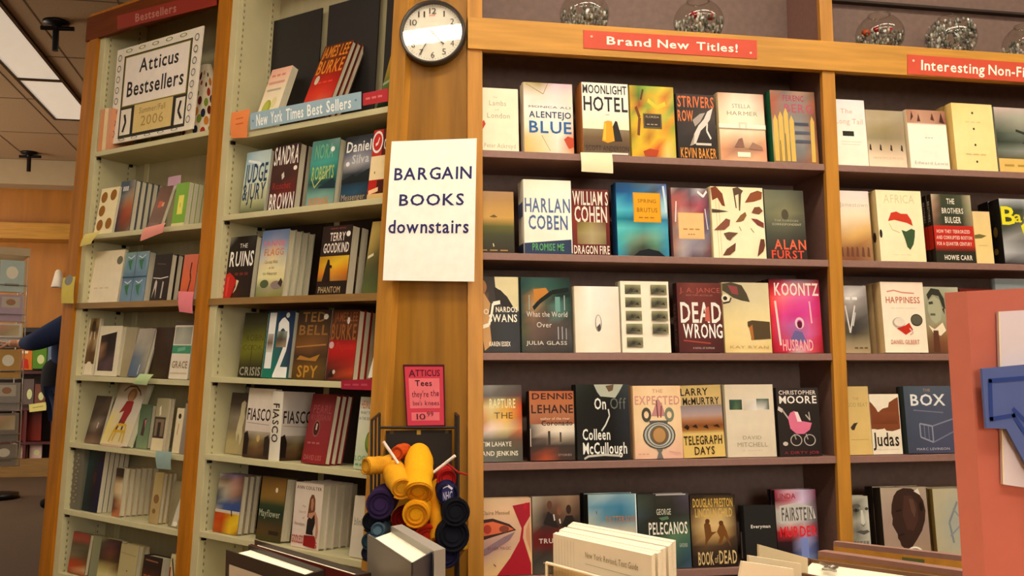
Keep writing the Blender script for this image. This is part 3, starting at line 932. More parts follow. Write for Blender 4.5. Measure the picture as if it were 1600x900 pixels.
B('R1', 'S2', 1116, 1198, 292, 'cream novel printed with brown birds', 'f4e8c0',
  'g 0 0 1 1 f2e2b4,f4e8c0|f4e8c0,f6ecc8|f6ecc8,f4e8bc;l .004 d0b070 .08 0 .1 1;l .004 d0b070 .14 0 .15 1;'
  'p 7c3c20 .0 .02 .1 .0 .22 .1 .26 .28 .2 .27 .12 .16 .02 .2;p 8c4c2c .64 .22 .76 .08 .9 .04 .99 .06 .97 .16 .82 .2;p 5c4430 .42 .02 .52 .0 .62 .05 .58 .1 .54 .34 .52 .33 .53 .1 .46 .12 .48 .3 .46 .3;p 4c4030 0 .32 .14 .33 .32 .35 .12 .37 .0 .37;'
  'p 7a4c34 .76 .36 .82 .28 .92 .27 .98 .33 .9 .38;p 8a6038 .44 .5 .54 .4 .64 .35 .66 .4 .6 .47 .54 .49;p 84503c .02 .62 .16 .52 .26 .45 .34 .47 .32 .55 .22 .61;p 7c3c34 .74 .44 .86 .45 .98 .5 .98 .57 .86 .53;p 6a4c38 .2 .66 .3 .64 .48 .65 .36 .72 .32 .76 .26 .74;p 6c4430 .16 .97 .24 .88 .36 .82 .42 .79 .4 .9 .3 .96;p 6a3c2c .82 .98 .86 .84 .9 .73 .97 .73 .98 .82 .94 .9;l .005 786040 .5 .56 .54 .62;l .005 786040 .72 .58 .78 .64', spine='ecd8a8', n=2)
B('R1', 'S2', 1200, 1262, 297, 'grey-green thriller with glowing red surname letters', '4c5040',
  'g 0 0 1 1 70705c,606454,3c3c34|787a60,74745c,4c4c40|707258,848260,5c5c48|5c5e4c,606250,4c4c40|484a3e,4a4a3e,3a3832|3c3a34,3c3832,302c2a|3c2c28,382824,2c2422;e .5 .36 .09 .08 50483a;t .22 .43 .82 .46 a8a488 THE FOREIGN;t .16 .485 .9 .515 c0bca0 CORRESPONDENT;T .18 .72 .98 .86 e86848 ALAN;T .1 .875 .92 .99 d85038 FURST', spine='3c4038')
# third shelf
B('R1', 'S3', 741, 813, 433, 'dark portrait novel with curling white title', '34302c',
  'g 0 0 1 1 241e1c,2c2826,302c2a,302c2a|3c2c20,3c3430,3c3836,3c3836|a87848,3c3430,38383a,343434|8c5c34,34302e,343638,323436|5c4028,302e2c,343638,34343a|4c3826,343230,38383c,303034;'
  'p d8cca0 .44 0 .98 0 .98 .46 .86 .4 .72 .26 .56 .18 .46 .14;p 2c2420 .42 .14 .58 .18 .74 .28 .86 .42 .64 .4 .46 .3;p c89860 0 .24 .18 .2 .34 .36 .3 .5 .36 .9 .2 .98 .1 .6;e .14 .14 .12 .1 a06c40;T .02 .43 .3 .5 e8dcc4 LEO;T .46 .4 .95 .47 f0e8d4 NARDOS;T .3 .5 .94 .6 f4ecd8 SWANS;l .025 f4ecd8 .56 .34 .4 .36 .36 .5 .3 .64 .1 .68;T .3 .86 .78 .92 f0e8d8 KAREN ESSEX', n=2)
B('R1', 'S3', 816, 894, 434, 'dark teal street-scene novel with thin white script', '34443e',
  'g 0 0 1 1 2c4440,345450,365450,2c443e,202c2a|244440,3c5c50,345a54,2c4c44,243834|444840,a87c48,4c5c50,20302c,1c2c28|3c4c44,b08c60,505848,507c74,2c443c|384840,8c6c54,584c44,587c74,34443c|484c38,705c50,605048,584c48,444440|505438,68544c,5c4c44,54484a,545050|404838,5c4c44,4c443e,4c4444,484848|303830,44403a,3c3834,3c3a38,343434;'
  'p c08038 .25 .16 .5 .14 .56 .2 .3 .36 .26 .3;l .03 1c2422 .24 .42 .36 .33 .62 .2 .96 .16;r .15 .24 .17 .44 98a49c;r .86 .24 .88 .44 a0aca4;r .68 .26 .78 .46 70a098;r .72 .66 .74 .83 a8aca8;r .8 .66 .82 .83 a8aca8;r .88 .68 .9 .83 9ca09c;t .1 .46 .92 .53 e4dcd0 What the World;t .3 .6 .6 .67 e4dcd0 Over;T .08 .85 .9 .9 c8c4b8 JULIA GLASS', finish='film')
B('R1', 'S3', 900, 970, 448, 'plain white novel with one small upright capsule', 'f0e4d0',
  'g 0 0 1 1 e8d8bc,f8f4ea,f0e8e0,efe4d4|ecdcc4,f6f0e4,f0e6da,eadccc|ecdfca,f2e8d8,efe4d4,e8d8c4|f0dcc0,f4e8d4,f2e4d0,ecd8c0;e .52 .56 .075 .13 8c8478;e .52 .55 .055 .11 e8e0d4;p 4c4644 .48 .62 .56 .56 .57 .66 .52 .685', n=2, spine='d8ccb4')
B('R1', 'S3', 973, 1049, 440, 'white novel printed with two columns of small photos', 'f2e8d2',
  ''.join(f'r {x} {y:.2f} {x + .33} {y + .135:.3f} 8c8864;g {x} {y:.2f} {x + .33} {y + .135:.3f} 9c9a74,8c8a66,a4a27c|60604a,3c3a30,787456|48443a,6a6650,8c886a;p 3a362e {x + .08} {y + .1:.2f} {x + .13} {y + .04:.2f} {x + .17} {y + .1:.2f};p 3a362e {x + .18} {y + .1:.2f} {x + .26} {y + .07:.2f} {x + .29} {y + .11:.2f};' for x in (.09, .62) for y in ((.05, .235, .42, .605, .79) if x < .5 else (.05, .235, .42, .605))), n=2, spine='d4ccb4')
B('R1', 'S3', 1062, 1132, 443, 'dark red thriller with big white two-word title', '5c2a26',
  'g 0 0 1 1 5c2824,783c34,70342e,602c28|5c2a26,703430,6c302c,5c2a26|5a2824,602c28,5c2a28,502422|4a2422,54282a,4c2426,40201f;t .06 .07 .97 .14 a8584c J. A. JANCE;t .2 .17 .8 .19 a87468 NEW YORK BESTSELLER;T .06 .28 .97 .57 f0e8e0 DEAD;T .1 .59 .98 .79 f4f0ea WRONG;p c06050 .62 .36 .7 .34 .72 .56 .6 .55;l .01 a0483c .1 .83 .7 .87;t .3 .925 .78 .95 c8b8ac A NOVEL OF SUSPENSE', spine='34161a', t=.04, sp='v .2 .3 .8 .9 8c6a60 DEAD WRONG')
B('R1', 'S3', 1134, 1207, 442, 'pale yellow novel with a dark parrot wing and armchair', 'e4d09c',
  'g 0 0 1 1 b8ac8c,c8bc98,ccc09c,d0c49c|c0b490,ccc09c,d4c8a4,d4c8a0|d4c494,dccc9c,e0d0a0,e0d0a0|e4cf94,e6d29a,e8d49c,e8d49c|e8d090,ead498,e8d298,e4cc90|dcc080,e4cc90,e4ca8c,dcc284;'
  'p 4c4434 .0 .02 .2 .0 .42 .04 .52 .16 .58 .28 .4 .26 .22 .22 .1 .16 .0 .12;p 8c4444 .12 .04 .32 .06 .34 .18 .2 .16;e .06 .23 .09 .06 e4dcc4;e .05 .23 .045 .03 2c2620;l .012 3c342a .0 .3 .14 .28 .18 .22;p 54442e .5 .56 .6 .54 .98 .56 .98 .8 .56 .82 .56 .68 .5 .62;p b06c34 .53 .64 .6 .6 .62 .81 .57 .82;t .1 .9 .92 .94 b89858 KAY RYAN', spine='c0ac78', n=2)
B('R1', 'S3', 1208, 1287, 437, 'bright magenta and red film-wrapped thriller', 'c82848',
  'g 0 0 1 1 4c2024,6c3040,8c7484,807078,782838|a01c20,d84868,c87088,c86078,a02038|e04038,f07888,e0689c,e060a0,c02858|e83830,e85888,d84890,d84c9c,c42860|d02c2c,d84890,cc3c8c,d84890,c02858|d42c30,c45890,a868a8,d06094,c02444|c8242c,c05080,9868a0,d0649c,b82038|a81c24,d83c5c,b45888,d04870,a01c28|901820,c02c40,d8b0b8,d85060,841820;'
  'T .1 .05 .98 .22 ecd8cc KOONTZ;o .56 .6 .09 .08 .4 f0c0c8;e .56 .62 .05 .05 602038;p 6c6498 .36 .82 .46 .7 .6 .72 .68 .86;T .2 .82 .8 .97 ecb0b4 HUSBAND;l .02 f8d0c8 .1 .3 .16 .9;l .015 f0b0c0 .78 .3 .8 .6', finish='film', spine='2c1012', n=3, t=.034)
# fourth shelf
B('R1', 'S4', 744, 817, 603, 'grey thriller with a fiery gold band', '5c584c',
  'g 0 0 1 1 70685c,88847c,605850,504844|58504a,60564c,54463e,58302a|e0a030,e0d090,d8a040,c83818|d85c28,d8b868,e8b040,b03c1c|b84828,f0d8c8,e0c890,c87040|605a4c,6c6656,585040,6c4c3c|5c5a50,606050,5a5a48,545248|605c54,606058,5c5c50,504e48;T .3 .18 .86 .3 e8dca0 RAPTURE;t .4 .36 .8 .44 483818 THE;T .12 .74 .76 .8 e8e0cc TIM LAHAYE;T .12 .86 .9 .92 e8e0cc AND JENKINS', spine='2c2826', finish='film', n=2)
B('R1', 'S4', 829, 899, 613, 'orange and black stories volume with bold dark author name', '9c5430',
  'g 0 0 1 .48 b06038|b46a40|b0704c|9c5c40;g 0 .48 1 1 70685c,e0d0bc,e8dcc8,e0d4c0|3c3430,d8c4b0,ecdfcc,dccfbc|302a26,6c5c50,a89884,8c8070|342a26,3c322c,3a322e,362e2a|4c2c22,8c4028,4a342c,3a302c|5c2c20,b04c2c,4c3028,3a2e28;T .06 .03 .98 .12 3c1c14 DENNIS;T .04 .2 .98 .32 3c1c14 LEHANE;t .24 .38 .9 .42 e8d4b4 author of the river;T .26 .43 .96 .5 38241c Coronado;r .0 .54 .02 .8 d0c0b0;r .4 .58 .45 .78 3a302c;r .66 .6 .7 .74 4a3e38;t .62 .91 .92 .94 a8988c STORIES', spine='201412', t=.05)
B('R1', 'S4', 903, 986, 602, 'glossy black thriller with thin white string motif', '1c1c1a',
  'g 0 0 1 1 2c302c,20241f,2c302c,3c4448|1f221e,1c1c1a,1c1c1a,30343a|1c1c1a,1c1c1a,1c1c1c,2c3038|1c1c1a,1a1a18,1a1a18,2c2c30|242424,1c1c1a,1c1c1a,28282c;p b4b8a8 .34 .0 .9 .0 .82 .1 .74 .18 .62 .17 .46 .16 .4 .1;p 6c5440 .56 .02 .72 .0 .7 .08 .62 .1;T .34 .18 .56 .33 e8e8e0 On;t .64 .18 .94 .33 6c706c Off;l .012 d8d8d0 .6 .33 .62 .42 .54 .54 .46 .62;T .1 .59 .62 .735 f0f0e8 Colleen;T .1 .77 .93 .92 f0f0e8 McCullough;l .014 c8c4b8 .12 .985 .2 .95 .5 .935 .8 .95', finish='film', n=2)
B('R1', 'S4', 993, 1068, 604, 'peach novel with a winged silver urn', 'ecca9c',
  'g 0 0 1 1 e8c094,efd0a4,eccca0,e8c498|ecc89a,f0d4a8,f0d2a6,ecca9e|efcea0,f2d8b0,f2d6ae,eccca0|ecc69c,efcfa8,eccaa6,e8c09c|e8b8a0,e8bea4,e4b4a4,e4b09c;t .4 .05 .62 .1 c88478 THE;T .03 .14 .97 .26 d09488 EXPECTED;p c08888 .36 .42 .46 .26 .52 .18 .6 .26 .66 .42;l .012 6c3c34 .48 .2 .5 .44;l .014 944c48 .58 .28 .56 .44;o .26 .4 .1 .1 .5 4c483e;o .74 .4 .1 .1 .5 7c8470;'
  'p 5c5c58 .3 .48 .72 .48 .66 .56 .36 .56;p 6c6c68 .42 .84 .6 .84 .54 .92 .58 1 .44 1 .48 .92;e .51 .68 .34 .19 4c4c48;e .51 .68 .31 .175 b4b4ac;e .51 .68 .27 .16 5c605c;e .51 .68 .24 .148 c8c4bc;e .51 .68 .2 .135 64645c;e .51 .68 .16 .12 7c5c38;e .51 .68 .13 .1 b88c58;l 0.007 d0a080 0.060 0.935 0.118 0.935;l 0.007 d0a080 0.140 0.935 0.198 0.935;l 0.007 d0a080 0.220 0.935 0.278 0.935;l .006 d09c90 .7 .9 .94 .93', n=2, spine='d8b084')
B('R1', 'S4', 1069, 1134, 604, 'western novel with serif letters and a desert cattle view', 'd8b868',
  'g 0 0 1 .3 c0a468|ccae70|b8a078;g 0 .28 1 .63 8c8078|9c8c94|b0948c|a87048|7c4824|a86c30;r 0 .63 1 1 dcbc6c;g 0 .63 1 .68 a87c3c|e0c47c;T .02 .04 .68 .14 2c241a LARRY;T .06 .17 .94 .27 2c241a McMURTRY;'
  'p 2c1c12 .04 .58 .12 .54 .18 .58 .14 .62;p 2c1c12 .24 .57 .34 .54 .38 .6;p 2c1c12 .5 .58 .6 .55 .64 .61;p 2c1c12 .74 .57 .86 .55 .92 .6;T .02 .7 .94 .82 3c2c18 TELEGRAPH;T .26 .85 .74 .96 3c2c18 DAYS', spine='a08448', roll=-1.5)
B('R1', 'S4', 1138, 1214, 602, 'off-white novel with a strip of small green pictures', 'd8ccb4',
  'g 0 0 1 1 d4c4ac,d8ccb6|dccfb8,dccfb8|d8cab2,d4c6ae;g .08 .21 .34 .35 34483c,3c5c48,38443c|2c4038,587050,304438;g .36 .2 .64 .36 d8cebc,dcd4c8|c8bca8,e0dcd8;g .64 .2 .9 .35 445c50,5c6c60,34483c|e0d8d0,d8d4cc,3c4c40;t .32 .71 .7 .76 a0947c DAVID;t .2 .8 .82 .86 a0947c MITCHELL;t .3 .9 .7 .92 b8ac94 a novel', n=2, spine='c4b89c')
B('R1', 'S4', 1219, 1285, 607, 'black novel with a pink pram', '2c2624',
  'g 0 0 1 1 342c2a,302a28|2e2826,2a2422|2c2624,282220|302424,241c1c;T .06 .04 .94 .1 d8ccc4 CHRISTOPHER;T .06 .12 .95 .23 f0e8e0 MOORE;l .03 d0c4bc .02 .3 .12 .34;l .014 b8aca4 .12 .33 .26 .46;p d87090 .24 .44 .3 .37 .4 .34 .46 .48 .8 .52 .74 .62 .6 .68 .42 .68 .28 .6;p f0d8dc .4 .35 .48 .36 .56 .5 .46 .5;l .012 b8aca4 .66 .4 .76 .48 .74 .36;l .012 a8a09a .36 .68 .4 .76;l .012 a8a09a .64 .68 .68 .76;o .4 .77 .14 .085 .16 b8b0a8;o .72 .77 .14 .085 .16 b8b0a8;e .14 .82 .06 .03 c8bcb0;t .1 .93 .92 .97 98343c A DIRTY JOB', spine='1c1614', n=2)
# fifth shelf
B('R1', 'S5', 745, 832, 781, 'cream and crimson novel with a large painted eye', 'd8b48c',
  'g 0 0 1 1 c8a47c,d8b890,dcb894,d0a888|d8b088,e4bc94,e4bc94,d8ac88|c8a088,d4ac94,d8b094,dcb088|b49088,b89088,d0a890,dcb484|b8948c,d8b48c,e4c090,e8c48c|e0b880,e4bc84,e0b484,dcb080;p a81c2c .66 .1 .98 .06 .98 .24 .86 .38 .84 .52 .98 .86 .98 1 .36 1 .6 .78 .78 .56 .82 .4;p d0906c .96 .3 .9 .42 .9 .54 .98 .72;p 3c2420 .02 .28 .3 .26 .6 .34 .72 .42 .5 .46 .3 .5 .02 .56 .02 .48;p dc6c44 .02 .33 .3 .3 .56 .36 .68 .41 .44 .45 .02 .5;e .2 .4 .07 .06 a83828;e .5 .4 .09 .045 84402c;t .1 .16 .6 .21 7c5c44 Claire Messud;p 8c7078 .02 .7 .5 .5 .7 .44 .6 .54 .2 .72 .02 .78;t .2 .63 .62 .67 7c4c5c IN HER MAGIC;p c0182c .85 .08 .92 .06 .93 .15 .86 .16;l .006 5c3c3c .3 .85 .34 .88', finish='gloss', n=2)
B('R1', 'S5', 834, 909, 777, 'novel showing suited men above a dark red band', '6c5c50',
  'g 0 0 1 1 b0a490,8c7c68,8c7460,9c8068,785c4c|a89c88,705c4c,6c4c3c,8c7058,5c4638|8c8070,443630,5c4030,705440,44342a|7c7060,3c302c,3c2c24,34261f,2c2220|6c2420,5c1c1c,6c2020,601c1c,4c1818|6c1c1c,681c1c,641a1a,5c1818,501616|4c4038,3c342e,4a4038,443a34,3c322c|3c3a34,4c4840,443e38,3c3630,3a322c|504a42,5a5248,544c44,4a423c,443c36;e .36 .12 .055 .06 5c3c2c;e .56 .2 .05 .05 80543c;e .76 .18 .055 .06 34241c;p 28201e .22 .36 .32 .2 .46 .26 .54 .42;p 241c1a .6 .4 .7 .26 .84 .26 .92 .4;l .014 d8ccc0 .44 .24 .46 .32;l .014 d8ccc0 .56 .3 .58 .36;T .12 .55 .62 .61 dcc8bc TRUTH;l 0.013 dcc8bc 0.660 0.580 0.730 0.580;l 0.013 dcc8bc 0.757 0.580 0.826 0.580;l 0.013 dcc8bc 0.853 0.580 0.923 0.580;l 0.009 a09484 0.200 0.860 0.296 0.860;l 0.009 a09484 0.333 0.860 0.429 0.860;l 0.009 a09484 0.467 0.860 0.563 0.860')
B('R1', 'S5', 922, 998, 775, 'beach-scene thriller with pale sand and blue sea', 'd8c8ac',
  'g 0 0 1 1 98b0b4,a8c0c4,7ca0b0,90b4c0|6c98b0,4c88a8,3c7ca0,6ca0b8|a8b4ac,5c8ca0,34708c,5c90a4|d4c8b0,d0c4ac,ccc0a8,c4bca4|dccdb0,d8c8ac,d8c8ac,d4c4a8|dccdb0,d8c8ac,d8c8ac,d4c4a8|dccdb0,d8c8ac,d8c8ac,d4c4a8;l .006 3c3028 .17 .22 .17 .26;T .36 .29 .97 .37 b07850 PATTERSON;r .98 .0 1 1 e8eef0', spine='24221e', sp='', n=2, t=.05)
B('R1', 'S5', 1000, 1081, 774, 'dark green-grey thriller with white condensed surname', '34382e',
  'g 0 0 1 1 3c4438,343430,3c3a36,504c5c|445048,34342e,34322e,48404c|3c4c50,30302a,30322c,3c3c3c|303834,2e302a,3c4c3c,40503c|2c302c,303830,5c7c5c,4c6c58|2c302c,30382f,4c6c5c,3c5c60|30343a,2c3430,3c5854,344c5c|343844,30383c,34484c,405468;T .36 .2 .64 .28 c0c0b0 GEORGE;T .2 .38 .95 .54 ece8dc PELECANOS;p 58785c .4 .32 .58 .3 .6 .34 .46 .36;t .78 .67 .94 .72 b8c0b0 GARDENER;r .36 .0 .94 .02 b8b0b0', finish='film', spine='242620', n=2)
B('R1', 'S5', 1083, 1154, 775, 'black and gold thriller with two fighting figures', '2c2018',
  'g 0 0 1 1 2c201a,30241c,30241c,241a16|3c2c20,6c5434,6c5434,30241c|5c4830,c0a068,c4a46c,4c3a28|7c6440,d8b87c,d8b880,5c4830|604a32,b8945c,b8945c,4a3828|3c2c20,5c4630,4c3828,30241c|2a1e18,34281e,30241c,241a14|281c16,2c2018,2a1e18,201812;T .06 .05 .94 .17 d0ac50 DOUGLAS PRESTON;T .1 .19 .92 .31 d0ac58 LINCOLN CHILD;'
  'p 6c4420 .28 .42 .34 .36 .42 .42 .44 .52 .56 .52 .46 .56 .36 .64 .28 .74 .3 .6;p 74491f .72 .42 .64 .4 .6 .46 .56 .52 .62 .6 .56 .7 .64 .7 .72 .58 .86 .74 .78 .52;e .36 .37 .05 .035 5c3818;e .66 .4 .05 .035 5c3818;T .12 .79 .46 .97 d8bc84 BOOK;t .48 .84 .56 .95 d8bc84 of;T .58 .78 .97 .96 d8bc84 DEAD', spine='1c1410', n=2)
B('R1', 'S5', 1167, 1216, 792, 'small all-black novel with one white word', '1a1716', 'T .2 .33 .82 .385 e8e4dc Everyman', spine='161312', sp='l .1 8c8880 .5 .45 .5 .9', t=.045, finish='matte')
B('R1', 'S5', 1217, 1282, 767, 'film-wrapped black thriller with red and violet top', '2a2230',
  'g 0 0 1 1 8c2438,d0a0b0,c0b0cc,6c2038|6c2030,b05868,d0b8d8,4c2030|b0a8a0,c8c4c0,b8b4b8,504048|a8a4a0,d0ccc8,b0b0b0,484048|8c2028,c03038,c87080,601c24|281c20,301c24,a0a0d0,281c28|1f1a1c,241c24,6c7cb8,241e28|1c181a,241e28,8498cc,201c24;T .04 .05 .5 .12 9c2c3c LINDA;p c0bcb8 .1 .22 .5 .18 .9 .24 .96 .4 .5 .44 .1 .46;T .14 .24 .9 .42 5c5654 FAIRSTEIN;T .08 .5 .96 .64 d82c38 MURDER;r .56 .66 .74 1 7c8cc8', finish='film', spine='141012', n=2)

# ------------------------------------------------------------------ right case, non-fiction bay
B('R2', 'S1', 1297, 1358, 155, 'white book with red serif title and a black bar', 'f2ece0',
  'g 0 0 1 1 e4e2e4,e6e4e6|f0ece4,eeeae2|faf4e4,f8f0e0|f8efdc,f6ecd8;t .34 .14 .66 .21 e0a890 The;t .2 .29 .92 .37 e0b09c Long Tail;r .36 .48 .66 .555 2a2a1e;l .004 d8d0c0 .3 .64 .84 .64;l .004 d8d0c0 .3 .68 .8 .68', n=3)
B('R2', 'S1', 1359, 1418, 172, 'sepia book with tiny figures walking on snow', 'c8b094',
  'g 0 0 1 1 b0a080,a89878,a89c84|b4a488,b0a080,a4967c|a89874,988860,a08c70|988c6c,8c8060,9c8c70|c8b498,c0a888,c0ac90|ecd8bc,e8d0b4,e4ccb0|f0dcc0,ecd8bc,e8d0b4;' + ';'.join(f'p 3c2e24 {x} .7 {x + .02} .6 {x + .05} .62 {x + .06} .72' for x in (.03, .3, .58, .86)) + ';t .12 .82 .9 .86 d0b898 IAN MCEWAN', n=2)
B('R2', 'S1', 1424, 1485, 172, 'white book with a reddish brown figure band on top', 'faf2e2',
  'g 0 0 1 .23 b07c60,c09078,b08468,a06c54|b88468,c89c84,c09078,8c5444;r 0 .235 1 .245 e0c8b0;p 4c2c24 .08 .2 .12 .02 .16 .12;p 5c3428 .25 .2 .3 .06 .34 .2;p 5c3428 .6 .16 .65 .04 .7 .18;p 4c2820 .82 .2 .88 .03 .95 .22;l 0.007 c0b8a4 0.420 0.475 0.473 0.475;l 0.007 c0b8a4 0.493 0.475 0.546 0.475;l 0.007 c0b8a4 0.567 0.475 0.619 0.475;t .1 .88 .94 .93 b4b0a4 Edward Lewis', t=.04, spine='ecd8b4', n=2)
B('R2', 'S1', 1496, 1560, 162, 'tall butter-yellow book with four small black emblems', 'f4dc98',
  'g 0 0 1 1 f0d488,f4dc98|f8e4a4,f6e09c|f8e2a0,f4da94;' + ';'.join(f'e .5 {y} .025 .018 4c4430' for y in (.14, .38, .62, .87)) + ';l 0.009 e4cc8c 0.300 0.280 0.401 0.280;l 0.009 e4cc8c 0.440 0.280 0.541 0.280;l 0.009 e4cc8c 0.580 0.280 0.681 0.280;l 0.009 e0c888 0.240 0.760 0.370 0.760;l 0.009 e0c888 0.420 0.760 0.550 0.760;l 0.009 e0c888 0.600 0.760 0.730 0.760', t=.05, spine='ecc878', n=2)
B('R2', 'S1', 1563, 1640, 168, 'stormy grey seascape book cut by the photo edge', '7c7c70',
  'g 0 0 1 .8 d0b8b0,c8b8b0,b8b0a8|a0988c,acac9c,a8a498|707468,989888,8c9084|404c40,70786c,4c5c58|2c342c,4c5448,3c443c|6c7468,8c9088,5c6460|504c34,605838,584c30;r 0 .79 1 1 e0bc6c;l .02 30342c .4 .35 .6 .4 .8 .32;p 2c302a .5 .55 .65 .48 .8 .56;l 0.015 b08c44 0.100 0.895 0.292 0.895;l 0.015 b08c44 0.367 0.895 0.559 0.895;l 0.015 b08c44 0.633 0.895 0.825 0.895', n=2)
B('R2', 'S2', 1303, 1365, 298, 'pale pink-cream history with a brown crowd etching', 'ecd8bc',
  'g 0 0 1 1 ece0dc,ecdcd8,e8d4d4|f2e6d8,f0e2d4,ecdccc|f4e8d0,f2e4c8,ecd8bc|ecd4ac,e4c494,dcb478|c8a070,d8a860,b88850|9c6c48,8c5c3c,a07850|8c5c3c,7c4c34,9c7450;t .22 .17 .96 .23 c4b4a0 Jamestown;' + ';'.join(f'p 6c4430 {x:.2f} .94 {x + .03:.2f} .8 {x + .07:.2f} .82 {x + .08:.2f} .95' for x in (.15, .3, .42, .55, .7, .84)), n=2)
B('R2', 'S2', 1377, 1448, 298, 'cream book with a red and green Africa map', 'f4e6bc',
  'g 0 0 1 1 f4e8c0,f4e6ba|f6eac4,f6e8c0|f6e8c0,f4e4b4;t .16 .06 .84 .18 d8cca4 AFRICA;p c83c24 .22 .44 .3 .32 .42 .3 .52 .33 .66 .33 .74 .42 .76 .5 .64 .46 .5 .44 .36 .42;l .008 d8c494 .24 .47 .3 .56 .46 .6;p 3c5434 .5 .56 .6 .58 .72 .54 .8 .56 .78 .66 .74 .76 .66 .84 .6 .8 .56 .68;l 0.004 dcd0a8 0.300 0.910 0.396 0.910;l 0.004 dcd0a8 0.433 0.910 0.529 0.910;l 0.004 dcd0a8 0.567 0.910 0.663 0.910;e .04 .62 .03 .06 2c241c', t=.045, spine='dcc088', sp='e .5 .66 .25 .07 3c2c1c', n=2)
B('R2', 'S2', 1464, 1526, 304, 'red and dark green exposé with stacked white capitals', '3c4030',
  'g 0 0 1 .46 c8b49c,444834,3c4430,4c5040,c0b090|b08c74,3c4030,384030,444a38,a8a480|94705c,384030,343c2c,3c4434,a09070|6c5444,343a2c,303828,343a2c,8c806c;r 0 .46 1 .8 c02c20;r 0 .8 1 1 2c2c22;g 0 .76 1 .84 b0301f|30281f;T .38 .06 .58 .14 ece4d4 THE;T .24 .2 .78 .28 ece4d4 BROTHERS;T .3 .33 .7 .42 ece4d4 BULGER;T .06 .52 .9 .57 f0d0c0 HOW THEY TERRORIZED;T .04 .61 .94 .66 f0d0c0 AND CORRUPTED BOSTON;T .04 .7 .92 .75 f0d0c0 FOR A QUARTER CENTURY;T .2 .89 .9 .96 ece4d4 HOWIE CARR', spine='241c18', sp='r 0 .46 1 .8 b82818;v .3 .1 .7 .4 c8bca8 BROTHERS', n=3)
B('R2', 'S2', 1527, 1554, 331, 'narrow butter-coloured small book', 'e8c884', 'g 0 0 1 1 e4c890|e8cc88|ecd090;p 70683c .0 .46 .3 .44 .7 .47 .4 .52 .0 .53;l .01 d8b878 .2 .66 .7 .66', kind='paper')
B('R2', 'S2', 1571, 1640, 312, 'black book with jagged yellow graffiti letters', '34302c',
  'g 0 0 1 1 c8ccd0,a8acb0,e4e8ea|444c40,3c4438,b8b8b8|34382e,54584c,c8c8c8|4c4e48,848480,b0b0b4|a0a0a0,707070,a8a8ac|b8b8bc,909094,a0a0a4|3c3a38,504e4c,605e5c;T .02 .12 .34 .4 e4dc2c B;T .3 .18 .7 .36 dcd428 ad;p d8d428 .44 .42 .54 .36 .6 .42 .66 .38 .72 .5 .68 .64 .6 .56 .5 .6', t=.06, spine='1c1814', sp='e .5 .5 .2 .08 6c5428;e .4 .8 .2 .05 6c5428', n=2)
B('R2', 'S3', 1304, 1361, 447, 'silvery film-wrapped book with a dark oval', '908884',
  'g 0 0 1 1 b4acac,a8a0a0,9c9494|c4bcb8,d8d4d0,8c8484|988c88,a49c98,787470|8c8480,7c7674,605c58|6c6460,3c3a38,54504c|706854,403c38,68604c|a89878,94866a,98886c|c0a884,b49c78,a8906c;l 0.022 ece8e4 0.100 0.190 0.256 0.190;l 0.022 ece8e4 0.317 0.190 0.473 0.190;l 0.022 ece8e4 0.533 0.190 0.689 0.190;l .02 dcd8d4 .3 .3 .4 .7 .6 .3;l .02 c8c4c0 .5 .6 .6 .4;l 0.011 605848 0.500 0.925 0.608 0.925;l 0.011 605848 0.650 0.925 0.758 0.925;l 0.011 605848 0.800 0.925 0.908 0.925', finish='film', n=2)
B('R2', 'S3', 1384, 1451, 442, 'white book with red serif title and spilled cherries', 'f2e4ce',
  'g 0 0 1 1 f2dfc8,f0dcc6|f4e6d0,f2e2cc|f6ead2,f2e0c8;l .01 d88c7c .14 .14 .3 .12 .5 .15 .78 .16;T .1 .21 .9 .3 c07058 HAPPINESS;t .2 .36 .8 .38 c8b4a0 the author explains;e .36 .58 .15 .075 b8a898;e .38 .57 .13 .06 e4d8c8;p c03020 .3 .66 .5 .62 .6 .58 .68 .68 .58 .72 .5 .75 .4 .7;l .012 d8b8a4 .6 .66 .68 .72 .6 .75;e .78 .54 .14 .085 34302a;e .78 .54 .12 .072 5c5848;T .14 .82 .8 .88 d08c80 DANIEL GILBERT', t=.055, spine='d8b884', n=3)
B('R2', 'S3', 1450, 1506, 449, 'book with a green-grey portrait of a man in a tie', '8c8a74',
  'g 0 0 1 1 b0ac94,a8a48c,a8a890,b8b4a0|a8a48c,8c8a74,94947c,b8b49c|989478,8c8c70,9c9c84,b4b098|948c70,a09c80,9c967c,a89c84|8c7c5c,8c6c4c,94764c,8c7450|6c5438,7c4c34,805434,74502f|5c4430,643c2c,6c4428,5c4028;p 34342a .1 .12 .24 .02 .46 .04 .58 .18 .6 .34 .52 .3 .44 .14 .26 .12 .14 .2;p a8a88c .12 .22 .3 .14 .46 .2 .5 .36 .44 .5 .3 .56 .18 .5 .1 .36;l .02 3c3a30 .14 .25 .26 .24;l .016 5c5848 .16 .42 .3 .42;p ecdcc0 .08 .58 .24 .64 .3 .62 .48 .54 .56 .66 .4 .74 .2 .7;p 5c3828 .2 .66 .34 .66 .36 .98 .18 .98;p 3c342a .5 .34 .56 .3 .56 .42')
B('R2', 'S3', 1509, 1560, 452, 'dark red book just showing above the red board', '5c1c18', 'g 0 0 1 1 601c18|54181a;l 0.013 c09088 0.500 0.060 0.596 0.060;l 0.013 c09088 0.633 0.060 0.729 0.060;l 0.013 c09088 0.767 0.060 0.863 0.060')
B('R2', 'S3', 1566, 1650, 436, 'grey-blue book rising behind the red board', '7c8488', 'g 0 0 1 1 848c90|747c80')
